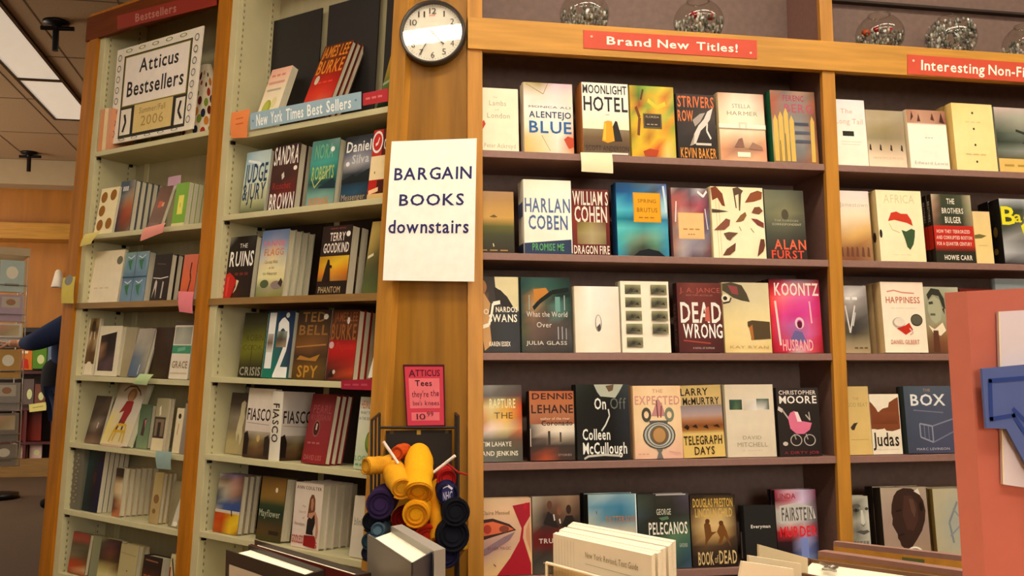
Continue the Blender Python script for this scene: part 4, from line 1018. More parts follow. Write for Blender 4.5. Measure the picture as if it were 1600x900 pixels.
B('R2', 'S4', 1308, 1364, 605, 'tan book with a small bird emblem', 'd8b874',
  'g 0 0 1 1 c8ac6c,ccb074|d8ba78,d8b874|dcbe78,d8b870;t .46 .16 .66 .2 b09860 THE;t .26 .24 .94 .3 a89058 GOD BEAT;p 3c3424 .32 .6 .44 .54 .58 .53 .5 .58 .44 .64 .36 .64;l .006 c4a464 .3 .78 .9 .78', n=2)
B('R2', 'S4', 1365, 1411, 617, 'white and brown torn-edge book with black title', 'e8dcc8',
  'r 0 0 1 1 e8dcc6;p 7c4428 .0 .12 .08 .16 .2 .24 .26 .3 .44 .24 .62 .22 .66 .14 .86 .08 .98 .05 .98 .58 .86 .6 .7 .62 .5 .61 .44 .57 .38 .58 .2 .59 .1 .58 .0 .58;g .05 .3 .9 .5 7c4428,84482c|743c24,6c3820;p e4d8c4 .16 .2 .4 .2 .3 .3;T .02 .64 .9 .86 2a211a Judas;t .1 .91 .9 .93 b8a890 THE LOST GOSPEL', kind='paper', n=2)
B('R2', 'S4', 1420, 1500, 605, 'slate blue book with a drawn shipping container', '44485a',
  'g 0 0 1 1 44505c,4c5664,4c5464|444c5c,484e62,484c60|40485a,484e64,484a60|3c4456,464a62,464860|3a4052,424662,44465e;T .38 .04 .52 .08 9c7c68 THE;T .12 .12 .8 .29 dcdcdc BOX;l .008 707488 .16 .36 .74 .4;l .012 8c90a0 .26 .56 .26 .76 .5 .84 .5 .6 .26 .56;l .01 7c8094 .5 .6 .98 .48;l .01 70748a .5 .84 .98 .66;l .006 7c8094 .34 .58 .34 .78;l .006 7c8094 .42 .6 .42 .82;t .16 .92 .8 .955 b4b4bc MARC LEVINSON', t=.045, spine='28302e', finish='matte', n=1)
B('R2', 'S5', 1312, 1363, 777, 'grey close-up face book with a dark foot band', '98968c',
  'g 0 0 1 .78 a8a698,b4b2a4,b0ae9e|a09e90,706e64,bcbaac|989688,5c5a50,c4c2b4|acaa9c,a09e90,c8c6b8|9c9a8c,6c6a60,c0beb0|a4a294,848276,b8b6a8|8c8a7e,acaa9e,a8a698;r 0 .78 1 1 3c2e28;p 5c5a52 .26 .2 .4 .13 .62 .12 .7 .16 .6 .18 .4 .19;e .5 .22 .13 .03 44423c;e .5 .22 .04 .024 201e1c;e .92 .2 .07 .024 44423c;p d0cec0 .68 .22 .76 .22 .82 .42 .74 .45 .66 .42;p 6c6a60 .62 .43 .74 .46 .86 .43 .74 .48;p 54504a .46 .55 .6 .53 .74 .54 .9 .53 .98 .56 .74 .6;T .2 .7 .95 .765 6c6a60 LESTER', n=2)
B('R2', 'S5', 1384, 1456, 764, 'pale taupe book with a dark head in profile', '9c8878',
  'g 0 0 1 1 b0a08c,ac9a88,a89684|ac9888,a48e80,a08c7e|a48c80,a0887c,9c867a|a48c7c,a08876,9c8472|a89080,a88c74,a08468;p 38241e .28 .12 .36 .05 .5 .01 .68 .02 .82 .08 .92 .2 .95 .34 .92 .48 .84 .62 .72 .74 .58 .86 .5 .93 .44 .92 .42 .86 .36 .82 .34 .76 .3 .72 .3 .66 .24 .58 .2 .52 .22 .44 .2 .36 .22 .24;p 482e26 .5 .12 .66 .12 .78 .24 .78 .46 .66 .62 .52 .6 .44 .4;p 5c4034 .6 .16 .7 .18 .74 .32 .7 .44 .64 .34;l .012 20140f .3 .34 .42 .32;l .01 20140f .32 .68 .44 .66;e .86 .28 .04 .07 20140f;p dcd0c0 .72 .06 .82 .02 .86 .12;T .04 .86 .3 .92 ece0cc WIN;o .64 .95 .19 .11 .22 f0e8d8', t=.05, spine='2c241c', n=2)
B('R2', 'S5', 1466, 1540, 765, 'sketchy grey-blue drawing book by the red board', 'b4aa90',
  'g 0 0 1 1 b8ac8c,b4ac94,a8a490|b4ac90,a8a898,9ca09c|b0a88c,a0a49c,94989c|b4aa8c,a8a898,a0a09c|b4a888,b0a890,a8a08c;l .02 7c8488 .5 .2 .3 .5 .36 .8;l .014 848c90 .4 .3 .6 .5 .3 .7;l .014 7c8488 .7 .2 .6 .6 .7 .9', t=.03, spine='6c5428', n=3)


def spine_out(bay, sh, x0, x1, yt, desc, base, sp, depth=.14, finish='gloss', kind='hard', set_=None, where=True, art=''):
    """a book shelved with its spine to the aisle"""
    fr, zz, st, bayname = BAYS[bay]
    st = st if set_ is None else set_
    z = zz[sh]
    u0, u1 = fr.u_at(x0, st, z), fr.u_at(x1, st, z)
    lo, hi = .02, .5
    for _ in range(30):
        mid = (lo + hi) / 2
        if fr.proj((u0, st, z + mid))[1] > yt:
            lo = mid
        else:
            hi = mid
    r = thing('hardcover_book' if kind == 'hard' else 'paperback_book', desc + (f', {NUM[sh]} shelf, {bayname}' if where else ''), 'book',
              fr.m @ T4(u1, st, z + .0004) @ RZ(90), f'books on the {NUM[sh]} shelf of the {bayname}')
    book_mesh(depth, lo, u1 - u0, base, art, base, sp, kind, finish, r)
    return r


# ------------------------------------------------------------------ left case, bay beside the panel
B('U2', 'a', 392, 424, 113, 'slanted cream paperback with a green lemon', 'f0e4c0',
  'g 0 0 1 1 e8a890,ecb49c|ecd0b0,f0dcbc|f2e6c4,f4eaca|f0e4b4,f2e8c0;l 0.018 d88070 0.120 0.120 0.295 0.120;l 0.018 d88070 0.363 0.120 0.539 0.120;l 0.018 d88070 0.607 0.120 0.782 0.120;l .02 d89c88 .1 .24 .86 .24;l .016 b8b098 .12 .36 .8 .36;e .38 .66 .2 .14 a0a838;e .34 .64 .13 .1 b8bc4c;e .68 .58 .12 .09 e8d8a0;l 0.011 c8b47c 0.140 0.925 0.298 0.925;l 0.011 c8b47c 0.360 0.925 0.518 0.925;l 0.011 c8b47c 0.580 0.925 0.738 0.925', lean=17, kind='paper', t=.03, where=False)
B('U2', 'a', 463, 507, 76, 'slanted orange-lettered thriller with a blood red lower half', 'a03018',
  'g 0 0 1 1 4c2418,5c2c18,4c2418|5c2c18,6c3018,582818|702818,842c18,702414|a82018,b82818,a01c18|c83020,d03c28,b82820|b84030,d86c48,b83828|6c2c20,884028,702c20;T .03 .02 .97 .18 d8842c JAMES LEE;T .05 .22 .97 .4 d8842c BURKE;e .2 .48 .08 .06 c8b8a0;l 0.011 e04838 0.250 0.525 0.394 0.525;l 0.011 e04838 0.450 0.525 0.594 0.525;l 0.011 e04838 0.650 0.525 0.794 0.525;p 4c201c .05 .95 .2 .82 .4 .9 .6 .8 .9 .93 .9 .98 .05 .99', lean=20, n=3, t=.022, set_=.008, where=False, spine='3c241a')
B('U2', 'a', 588, 622, 64, 'mustard and green book cut off by the panel upright', 'b89028',
  'g 0 0 1 1 c89c2c,b88c24|b8902c,a88428|5c6c34,4c6030|304c34,2c4430;l .02 98a890 .0 .66 .5 .6 .9 .68', lean=15, where=False)
B('U2', 'b', 374, 412, 240, 'pale blue thriller with tall dark blue letters', 'b8ccc8',
  'g 0 0 1 1 90b0b8,b8ccd0,b4c8c4|a0c0c8,c4d4d4,c0d0c8|b8ccc8,ccd8cc,c8d0b8|c8d0b8,d4d4b4,c8c8a0|b8b88c,b8b888,b0b084|4c5438,4c5434,444c30;l .02 e8ecec .1 .14 .6 .2;T .03 .2 .95 .5 1c3c5c JUDGE;T .03 .52 .95 .78 1c3c5c &JURY;l .02 2c3428 .45 .78 .43 .92;e .6 .22 .05 .025 e8ecec', n=2, t=.03)
B('U2', 'b', 417, 458, 230, 'dark maroon thriller with white condensed capitals', '3c211c',
  'g 0 0 1 1 2c1c18,34201c,3c2420|3c2420,4c2c24,4c2c24|44241f,3c241f,54281f|4c1c18,6c201c,5c201a|34201c,3c241f,3c201c;T .04 .02 .97 .3 ece4d8 SANDRA;T .05 .74 .97 .99 ece4d8 BROWN;p d8ccc0 .4 .46 .48 .42 .52 .5 .44 .54;e .9 .38 .07 .035 f0e8dc;t .12 .58 .8 .68 a83028 Ricochet', n=3, t=.034)
B('U2', 'b', 477, 520, 223, 'teal thriller with thin glowing green lettering', '3c8078',
  'g 0 0 1 1 5c8880,4c8478,7c9490|508c84,3c8478,4c8878|48988c,48a094,409488|2c8478,2c8074,246c64|24504c,1c3c40,1c3838|6c9c90,78a498,649488|8ca098,98a498,88988c;T .14 .06 .8 .28 74b08c NORA;T .1 .4 .9 .6 a8c070 ROBERTS;l .012 b8b870 .1 .56 .25 .72 .8 .42;p 1c3038 .4 .72 .9 .6 1 .7 1 .76 .4 .74;e .78 .16 .07 .04 f0f0e8;T .12 .88 .8 .99 d08848 RISING', n=2, t=.036)
B('U2', 'b', 530, 573, 216, 'night-blue spy thriller with big white author name', '28303c',
  'g 0 0 1 1 202024,2c2c30,282c30|343840,484c54,3c4048|5c6070,8c8c94,747480|98949c,a8a4a4,848490|3c4448,2c3438,34383c|1c2c3c,203444,1c2834|20445c,2c5068,203848|3c3838,443c34,3c342c;T .06 .08 .95 .24 ece8e0 Daniel;T .3 .29 .92 .42 c8c8cc Silva;e .16 .42 .07 .035 f0f0ec;p 1c2224 0 .66 .4 .58 .5 .62 .98 .52 .98 .7 0 .72;t .06 .88 .9 .97 b09c80 Messenger', n=1, t=.03)
B('U2', 'b', 573, 612, 205, 'red and cream book with a circled red emblem', 'c02c20',
  'r 0 0 1 .38 c03024;r .46 .0 1 .38 5c1814;r 0 .38 1 .72 f0d8a8;r 0 .72 1 .98 b82418;r .4 .73 1 .97 481814;g 0 .92 1 1 d8b880,e0c080|d0a868,d8b078;o .24 .18 .26 .16 .22 f0ece4;e .24 .18 .2 .125 c82c24;l .02 f0e0d8 .16 .22 .26 .2 .32 .12;T .56 .14 .95 .3 f0ece4 Car;e .26 .62 .02 .02 684830;l .03 f0c898 .06 .9 .5 .86', t=.03)
B('U2', 'c', 338, 389, 372, 'black thriller with bold white word and a red teapot shape', '1f1815',
  'g 0 0 1 1 8c8878,241c18,1c1613,34302c|241c1a,201915,1e1714,201815|2a1f1a,221a16,201815,1c1613|341f1a,30201a,281b17,221815|4c1814,3c1c16,2a1b16,241815|8c1c18,4c1c16,2c1e18,241915;t .4 .12 .7 .19 e0d8cc THE;T .08 .24 .98 .48 f2ece0 RUINS;l 0.022 6c2c24 0.340 0.610 0.474 0.610;l 0.022 6c2c24 0.527 0.610 0.661 0.610;l 0.022 6c2c24 0.713 0.610 0.848 0.610;p c02820 .0 .62 .14 .58 .3 .64 .44 .72 .34 .9 .26 1 .0 1;p d8403c .08 .66 .16 .64 .14 .96 .08 .96;p d8c8a8 .44 .7 .54 .72 .46 .86 .36 .92 .44 .82', n=2, t=.03)
B('U2', 'c', 398, 440, 362, 'sunny blue and yellow southern novel with a farm scene', 'b4b498',
  'g 0 0 1 1 5c7090,6478a0,5c7498|6c80a8,8c8ca8,6c84a8|90a0b4,d8b08c,90a0b8|b8bcbc,e0cc9c,c0bca8|dcd0a4,e4d8a4,dcd0a4|e0d8a4,e4d89c,dcd098|8c9060,a89c80,98906c|747c3c,88883c,7c803c;T .1 .16 .9 .24 c8707c FANNIE;T .16 .28 .88 .38 c88050 FLAGG;t .22 .45 .7 .5 7c6c50 Can not Wait;t .4 .54 .6 .58 7c6c50 to Get;t .2 .62 .72 .67 7c6c50 to Heaven;e .3 .8 .16 .06 505c3c;e .74 .82 .2 .06 8c7c74;p 3c2c28 .8 .8 .9 .72 .98 .78 .94 .86', n=4, t=.03)
B('U2', 'c', 493, 539, 356, 'dark fantasy novel with a golden middle picture', '241812',
  'g 0 0 1 1 241813,30201a,281a15|281b16,34231b,2c1d17|30211a,3c281c,34231a|30201a,3c281c,34241a;g 0 .44 1 .8 a87c18,c89c24,d8b430|c08c18,e0b428,d89820|c87818,d89028,b86818|8c5c1c,b07838,8c5420;r 0 .8 1 1 241712;t .28 .03 .8 .05 a84c40 NEW EPIC;T .28 .1 .8 .22 e8dcd0 TERRY;T .1 .25 .96 .39 e8dcd0 GOODKIND;e .9 .13 .07 .04 f0ece4;p 241611 .16 .8 .24 .6 .3 .48 .36 .5 .4 .62 .44 .8;l .02 241611 .34 .58 .46 .6;t .08 .88 .82 .97 c8ac80 PHANTOM', n=2, t=.042)
B('U2', 'c', 564, 608, 348, 'slanted tan and olive paperback with a red figure', '8c7840',
  'g 0 0 1 1 c0a45c,b89c54,a89048|b89c54,a08848,746838|a08848,6c6034,4c4428|5c5830,4c4828,54402c|4c5430,48502c,444828|586030,545c30,4c5430;p b03c2c .6 .42 .72 .36 .8 .5 .7 .66 .62 .62;l .02 d8cca8 .05 .5 .3 .46', lean=8, kind='paper', t=.02)
B('U2', 'd', 371, 406, 490, 'dim olive thriller lettered in black and bone', '34341c',
  'g 0 0 1 1 28281a,2c2c1c|2e2e1a,34341c|4c4c1c,5c5c20|6c6c20,787824|646420,5c5c20|38341a,30301a|242414,242414;t .2 .34 .95 .44 44401c ROBIN;t .08 .5 .95 .58 545020 COOK;T .06 .84 .98 .97 a09c88 CRISIS;l .01 2c2c18 .5 .5 .5 .8')
B('U2', 'd', 408, 449, 488, 'teal and navy thriller with a giant white number', '186068',
  'g 0 0 1 1 14505c,182c54,142850|185c64,1c3454,182c50|1c6c70,285058,242850|1c7068,2c6060,2c284c|1c7464,1c6860,2c3450|1c7860,1c745c,1c6450;T .06 .02 .32 .84 e8e8e4 1;T .42 .09 .94 .97 e8e8e4 2;e .75 .06 .07 .04 d8dcd8;g .42 .3 .8 .54 98a09c,687064,98a49c|504838,443c34,6c6458|887050,988068,988870;g .08 .34 .3 .62 b0b0a4,b0a49c|6c5040,786050|d0ccc0,d8d4cc', t=.036, n=1)
B('U2', 'd', 455, 506, 486, 'dark brown spy thriller with bronze spaced capitals', '3c2818',
  'g 0 0 1 1 2c2018,34241a,2c1f17|34241a,3c291c,34241a|4c3018,5c3c20,4c3220|6c4418,7c5028,5c3c24|3c2a1c,4c3420,40301f|5c4018,6c4c20,54401f|4c3414,5c4018,48351a;T .14 .03 .85 .17 8c6430 TED;T .08 .22 .95 .36 8c6430 BELL;e .86 .1 .07 .04 d8d0c4;l .01 a87840 .05 .54 .95 .5;T .16 .8 .78 .97 b8842c SPY;p a8742c .1 .72 .2 .66 .5 .7 .8 .64 .7 .74', t=.034, n=1)
B('U2', 'd', 508, 550, 486, 'red novel under brown lettering, beside page edges', '8c1c18',
  'g 0 0 1 .44 4c2818|54301c|4c2818;g 0 .42 1 1 8c1818,8c1c1c|b01c1c,b8201c|9c1818,a81c1a|6c2018,a02820|3c2018,b84020|2c1c16,4c2418;T .1 .03 .96 .16 8c5028 JAMES LEE;T .04 .2 .96 .42 8c5428 BURKE;e .64 .15 .05 .05 d8ccc4;e .1 .5 .09 .05 c8a0a0;t .3 .46 .9 .56 b83028 Pegasus;p 241713 .06 .96 .2 .84 .3 .95;e .3 .88 .05 .03 c8b8a8', n=4, t=.03)
B('U2', 'e', 351, 385, 614, 'brown book with a pale skeleton-like dog, half hidden', '8c7c5c',
  'g 0 0 1 1 54483c,4c4038,544840|544840,4c4038,5c5044|847860,8c806c,8c8068|786c54,847458,807058|a89868,a8986c,a09064|a89868,a8986c,a89868;p c8bc94 .5 .2 .62 .12 .72 .16 .68 .3 .72 .4 .66 .56 .7 .7 .62 .86 .56 .7 .5 .66 .46 .8 .4 .66 .44 .5 .5 .36;e .6 .19 .1 .05 d0c49c', set_=.075)
B('U2', 'e', 378, 419, 607, 'white exposé with black title and brown crowd scene, left one', 'd8ccb8',
  'g 0 0 1 .7 d4c8b0,d8ccb6|dcd0c0,dcd0c0|d4c8bc,d0c4b8|ccbcb0,ccbcac;g 0 .62 1 1 a89c8c,b0a48c,a89c8c|3c2c20,8c7848,3c2c20|4c3420,6c5030,4c3824|34241a,44301f,30211a;T .04 .29 .92 .46 2a1f1c FIASCO;l .006 a89c90 .06 .5 .9 .52;p 241a16 0 .66 .12 .62 .2 .74 .18 .96 0 .96;p 2c2018 .78 .7 .92 .66 .98 .74 .98 .96 .8 .96;e .55 .72 .06 .05 c0a468', t=.03, yaw=0, lean=3)
B('U2', 'e', 470, 507, 617, 'dark red novel with an oval emblem', '7c2024',
  'g 0 0 1 1 6c2024,7c2428,742428|74242a,843034,7c282c|7c2428,84282c,80262a|801f22,8c2226,841f22;t .14 .16 .9 .28 94484c PEARL;t .1 .3 .9 .38 94484c RUSSIAN;o .4 .5 .14 .12 .14 8c5c54;e .4 .5 .11 .1 3c1c18;l .03 c8a898 .41 .43 .4 .52;l 0.013 a85854 0.140 0.710 0.274 0.710;l 0.013 a85854 0.327 0.710 0.461 0.710;l 0.013 a85854 0.513 0.710 0.648 0.710;t .1 .88 .82 .95 b86c68 DAVID LISS', lean=9, n=3, t=.026)
B('U2', 'e', 552, 590, 621, 'pale green cookery book with a ripe pear', 'c8ccae',
  'g 0 0 1 1 d8d8c8,dcd8c8|d4d4bc,d4d4bc|c4ccac,c4ccac|b8c4a4,b8c4a4;T .08 .05 .96 .16 d08048 HEIRLOOM;t .08 .2 .9 .24 3c3c34 WHAT TO EAT;t .04 .28 .86 .32 3c3c34 IN THE SEASON;e .74 .62 .26 .16 5c7028;e .7 .6 .18 .11 7c9038;T .04 .81 .9 .88 6c9870 LOCAL;l 0.015 6c9870 0.080 0.935 0.253 0.935;l 0.015 6c9870 0.320 0.935 0.493 0.935;l 0.015 6c9870 0.560 0.935 0.733 0.935', t=.03)
# the turned copy that shows both spine and front
spine_out('U2', 'e', 419.5, 436, 611, 'white exposé shelved to show lettered spine and front, middle', 'dcd4c2', 'V .22 .18 .8 .74 3a2c2c FIASCO', .15, art='g 0 0 1 .7 ccc0b4,ccc0b4|d0c4b8,d0c4b8|ccc0b4,c8bcb0;g 0 .64 1 1 a4988c,a89c88,a4988c|3c2c20,84704c,3c2c20|4c3420,6c5030,4c3824|34241a,44301f,30211a;T .04 .28 .95 .46 2a1f1c FIASCO;l .006 a89c90 .06 .5 .9 .52;p 241a16 0 .66 .12 .62 .2 .74 .18 .96 0 .96;p 2c2018 .78 .7 .92 .66 .98 .74 .98 .96 .8 .96')
B('U2', 'f', 332, 370, 740, 'glossy photo-cover book of children over an orange sign', '8c7c68',
  'g 0 0 1 .62 a8a8a0,6c5c78,7c6c90,5c4448|7c6c54,6c5840,a87c70,6c4438|b0a088,a89880,b0887c,7c5444|48545c,a8a08c,a87c64,6c4c40|343c4c,90908c,7c6c6c,4c5060|5c6470,3c5080,344c84,344880|a4a094,40588c,344c84,34487c;r 0 .61 1 .66 c8bca8;g 0 .66 1 1 a83c18,c05018,c88818,d8b028|b84818,b83c14,d8b020,e0bc28|c05820,b05018,e0b828,c8981c|a84c1c,a04418,d8ac20,6c4c1c;l .02 241c18 .66 .6 .7 .7', n=3, t=.026)
B('U2', 'f', 399, 437, 745, 'brown and green history book with white script', '4c4424',
  'g 0 0 1 1 5c4420,6c4c20|6c5024,7c5824|7c5c28,84602c|7c6028,785c28|2c3c24,2c3c24|1f2c20,1f2c20|2c341f,30341f|4c3c20,48381f|54401f,4c3c1f|3c3c1c,3c3c1c;e .64 .2 .05 .04 d8ccb0;t .03 .52 .88 .63 b8bc9c Mayflower;r .5 .84 .9 .9 2c241a', t=.05, n=1)
B('U2', 'f', 454, 497, 753, 'white book with a long-haired woman in a black dress', 'd8c8b8',
  'g 0 0 1 1 d4c4b4,d8cab8|d8c8b8,dacab8|d8c4b8,d8c8b4|dcc4b8,d8c8b4;T .05 .05 .95 .1 5c3c34 ANN COULTER;t .3 .34 .42 .38 8c7468 the;t .2 .43 .44 .47 8c7468 church;t .34 .52 .42 .56 8c7468 of;t .08 .61 .44 .66 8c7468 liberalism;p 6c4028 .56 .24 .62 .17 .7 .17 .76 .24 .78 .4 .72 .5 .6 .56 .52 .52;p b07c60 .62 .24 .68 .22 .72 .3 .7 .4 .66 .42 .62 .36;p b88468 .56 .46 .7 .44 .8 .42 .9 .52 .95 .72 .92 .84 .86 .82 .86 .66 .8 .54 .78 .6 .56 .56;p 241c1a .54 .56 .6 .52 .68 .54 .78 .46 .82 .6 .76 .72 .78 .78 .52 .78;p 8c1c1c .46 .8 .84 .79 .9 .86 .88 .98 .46 .96;T .03 .81 .44 .93 a82c2c GODLESS;T .86 .88 .95 .97 a82c2c S', n=5, t=.033, lean=2)
B('U2', 'f', 545, 590, 775, 'plain pale grey book with small dark title by the shirts', 'd0c8b4', 'g 0 0 1 1 d0c4ac,d4c8b0|d4c8b4,d8ccb8|ccc4b0,d0c8b4;T .1 .36 .6 .48 8c8878 blink', t=.03)

# ------------------------------------------------------------------ left case, far left bay
spine_out('U1', 'a', 152, 158, 172, 'slim orange spine-out book, leftmost', 'd8894a', '', .12, kind='paper', where=False, set_=.004)
spine_out('U1', 'a', 158.5, 164, 170, 'slim cream spine-out book between two orange ones', 'e8cc98', '', .12, kind='paper', where=False, set_=.004)
spine_out('U1', 'a', 164.5, 170, 170, 'slim salmon spine-out book next to the poster', 'd8946c', '', .12, kind='paper', where=False, set_=.004)
B('U1', 'b', 146, 174, 296, 'cream book with five big brown dots', 'f4e4b4', 'e .24 .2 .17 .12 9c6420;e .74 .17 .17 .12 9c6420;e .24 .5 .17 .12 9c6420;e .26 .81 .17 .12 9c6420;e .74 .79 .17 .12 9c6420', kind='paper', t=.012, set_=.012, lean=6, finish='matte')
B('U1', 'b', 178, 201, 285, 'dark blue book with a glossy orange-red vessel', '48545c',
  'g 0 0 1 1 2c3c4c,344450,8c8478|3c4c5c,343c48,8c7c68|4c6070,8c8070,a8845c|405464,a86c48,b06c3c|34485c,a04824,a85428|30404c,983c1c,8c4420|3c4854,7c3c24,84543c|3c444c,544034,8c7c6c;l 0.044 d0d0cc 0.200 0.150 0.296 0.150;l 0.044 d0d0cc 0.333 0.150 0.429 0.150;l 0.044 d0d0cc 0.467 0.150 0.563 0.150', n=6, t=.027)
B('U1', 'b', 229, 250, 294, 'slanted brown paperback above a pink tag', '6c4a38', 'g 0 0 1 1 6c4c3c,644434|74503c,6c4834|7c5440,74503c|6c4834,6c4834|745440,704c38;r .3 .36 .56 .52 c85838;r .58 .4 .74 .5 d8986c;t .2 .9 .8 .96 9c8068 STORIES', lean=15, kind='paper', t=.014, set_=.012)
B('U1', 'b', 267, 287, 288, 'lime green book with a yellow centre label', '7cac38', 'r .3 .28 .72 .72 e8dc5c;r .34 .31 .68 .69 f0e468;l .02 9c8c28 .5 .46 .5 .56;r 0 .92 1 1 dcd094', n=4, t=.022, kind='paper', set_=.03)
B('U1', 'c', 136, 182, 394, 'large blank-looking white book with a grey disc', 'ecdcbc', 'g 0 0 1 1 e0d0a8,ecdcb8|f0e0c0,f0e2c4|f2e4c4,f0e2c0;e .88 .2 .1 .08 74705c;l 0.013 e0cca4 0.120 0.710 0.259 0.710;l 0.013 e0cca4 0.313 0.710 0.453 0.710;l 0.013 e0cca4 0.507 0.710 0.646 0.710', t=.012, kind='paper', lean=5, finish='matte')
B('U1', 'c', 186, 223, 396, 'square blue book with four little globes', '5c8098',
  'g 0 0 1 1 7c9c98,78949c,88a0a8|84a49c,7c9cac,88a4b4|5c7c94,54748c,6888a0|7894ac,7c98b0,84a0b4|6c8ca4,7090a8,7898b0;' + ';'.join(f'e {x} {y} .18 .17 6c90a8;p 3c7850 {x - .12} {y - .08} {x + .08} {y - .1} {x + .04} {y + .02} {x + .06} {y + .12} {x} {y + .1} {x - .08} {y};l .01 d8e0e0 {x - .14} {y - .16} {x} {y - .12} {x + .14} {y - .18}' for x in (.26, .74) for y in (.25, .75)) + ';l .008 34506c .5 0 .5 1;l .008 34506c 0 .5 1 .5', t=.035, n=1, kind='hard', spine='3c6484')
B('U1', 'c', 233, 259, 399, 'near-black book with small white standing figures', '241a18', 'g 0 0 1 1 1f1a1a,241a18|2c201c,281c1a|281c1a,241a18;l .01 5c4c44 .2 .2 .7 .22;l .01 d8d0c8 .05 .5 .5 .52 .95 .49;p c8beb4 .1 .94 .2 .6 .26 .54 .34 .6 .32 .94 .26 .7;p b8b0a4 .62 .94 .66 .58 .74 .6 .7 .94', n=3, t=.028)
B('U1', 'c', 279, 301, 399, 'orange-red book with a black twisting stroke', 'd0603c', 'g 0 0 1 1 d0705c,d46c54|d46848,d86440|d8683c,d86038|c85030,c04828;l .04 3c1c14 .6 .18 .56 .4 .66 .55 .54 .85', n=2, t=.022, set_=.02)
B('U1', 'd', 120, 145, 498, 'book with a brown hourglass figure on ivory', 'd8ccb0', 'g .1 0 .9 .8 a88c54,6c5434,a88c54|6c5030,4c3420,6c5030|c8b08c,8c6c44,c0a880|705434,604428,64482c|6c5030,5c4028,5c4028;p ecdfc0 .2 .98 .22 .82 .4 .76 .6 .76 .8 .82 .86 .98;e .46 .14 .16 .1 3c2818;l .03 e8d8b4 .36 .24 .3 .38;l .03 e8d8b4 .62 .24 .66 .38', t=.014, kind='paper')
B('U1', 'd', 147, 181, 510, 'white-bordered book with a night portrait photo', 'e4d8bc', 'r .1 .1 .8 .9 241a1c;g .12 .16 .8 .9 34282c,1c1618,1c1618|3c2c2c,1c1618,1f181a|a87c5c,201819,241c1c|8c6448,34282c,4c3c3c|4c3c3c,5c444c,4c3a3c|3c3034,5c4448,3c3034;p e4d8bc .1 .1 .8 .1 .8 .12 .1 .2', t=.03, n=1, lean=3)
B('U1', 'd', 184, 204, 512, 'plain putty-coloured book with no visible lettering', 'a89c7c', 'g 0 0 1 1 a89c80,a4987c|ac9f80,a8997c|a09470,9c906c', t=.02, set_=.05, n=2)
B('U1', 'd', 198, 223, 515, 'slanted grey book showing legs in blue jeans', '8c8c84', 'g 0 0 1 1 a89c90,a4988c,988c80|a89c90,a09888,94887c|8c8884,989488,a09484|50607c,6c7478,a09880|485c78,58687c,948c78|48586c,4c5c70,504c44;l .02 c0c8d0 .6 .95 .62 .75', lean=12, t=.02, n=1, set_=.012)
B('U1', 'd', 226, 261, 513, 'dark brown book with a faint green foot', '34231c', 'g 0 0 1 1 34241f,3c2820,34221c|3c2a22,402c22,38261f|3c2c22,38281f,34241c|44381f,3c2c1f,34241a|4c4420,443820,34261a', lean=5, t=.03, set_=.045)
B('U1', 'd', 263, 292, 503, 'white book banded in green with a grey picture', 'e0d4c0', 'r 0 0 1 .07 4c3c34;g .05 .1 .95 .4 8c9084,a8a898,8c9084|a0a090,b0b0a0,98988a|a8a898,a8a89c,989888;r 0 .42 1 .56 3c8c68;l .03 6cac8c .3 .5 .7 .47;T .1 .69 .92 .81 8c7450 GRACE;l .012 c8b898 .05 .9 .95 .9', t=.025, n=2)
B('U1', 'e', 131, 155, 619, 'slanted dark photographic book by the white side wall', '3c2e26', 'g 0 0 1 1 3c3028,342a24,4c3c30|4c3c30,443830,54402f|3c2c24,4c4034,3c2e26|5c4c40,8c7c6c,44342a|3c2a20,5c483c,3c2a22|7c6048,846850,6c5440;l .03 c8bcb0 .6 .56 .56 .68', lean=12, t=.012, kind='paper')
B('U1', 'e', 156, 198, 600, 'slanted white picture book of a red-dressed figure on a yellow chair', 'd0c4ac',
  'g 0 0 1 1 a8987c,b0a084,b0a488|b4a890,bcb09c,b8b09c|c4b8a4,c4baa8,bcb4a4|d8c470,c8bca4,c8bfa8|dcc468,d0bc80,ccc0a0|dccc90,d8c490,d4c8a8;l .016 6c4c30 .2 .14 .36 .06 .6 .06 .8 .14 .86 .2;e .56 .2 .16 .11 8c6838;e .55 .22 .1 .08 a87c54;p 8c1c1c .44 .3 .7 .3 .72 .46 .66 .56 .62 .68 .42 .64 .46 .46 .3 .5;l .03 5c1c18 .46 .6 .4 .78;l .03 5c1c18 .6 .64 .6 .8;l .02 c8a018 .28 .96 .34 .78 .74 .78 .78 .96;l .02 c8a018 .34 .78 .4 .68 .72 .68 .74 .78;l .018 c8a018 .4 .94 .42 .8;l .018 c8a018 .66 .94 .66 .8', lean=17, t=.026, spine='b8c0a4', set_=.01, finish='matte')
B('U1', 'e', 211, 229, 632, 'greenish book with a small dark standing figure', '5c7454', 'g 0 0 1 1 44583c,4c5c44|5c7454,60745c|6c8464,6c8060|7c906c,84946c;p 4c3430 .3 .7 .4 .36 .6 .3 .74 .36 .6 .56 .56 .72;p b07c7c .52 .36 .7 .34 .6 .56', t=.022, set_=.05)
B('U1', 'e', 235, 253, 622, 'ivory book with a small framed dark photo', 'd0c0a0', 'g 0 0 1 .4 8c8460,98906c|a0946c,a89c7c;p d8d0b8 .3 .18 .44 .14 .5 .32 .36 .34;r .02 .36 .95 .76 3c2c1f;r .12 .4 .86 .72 7c6850;r .34 .46 .6 .74 2c2018;r 0 .76 1 1 dccca4', t=.014, n=2)
B('U1', 'e', 268, 279, 638, 'narrow cream book edge beside the oak upright', 'e0d0a8', 'e .5 .18 .2 .06 241c18;l .06 c8946c .5 .35 .4 .6', t=.02, set_=.03, kind='paper')
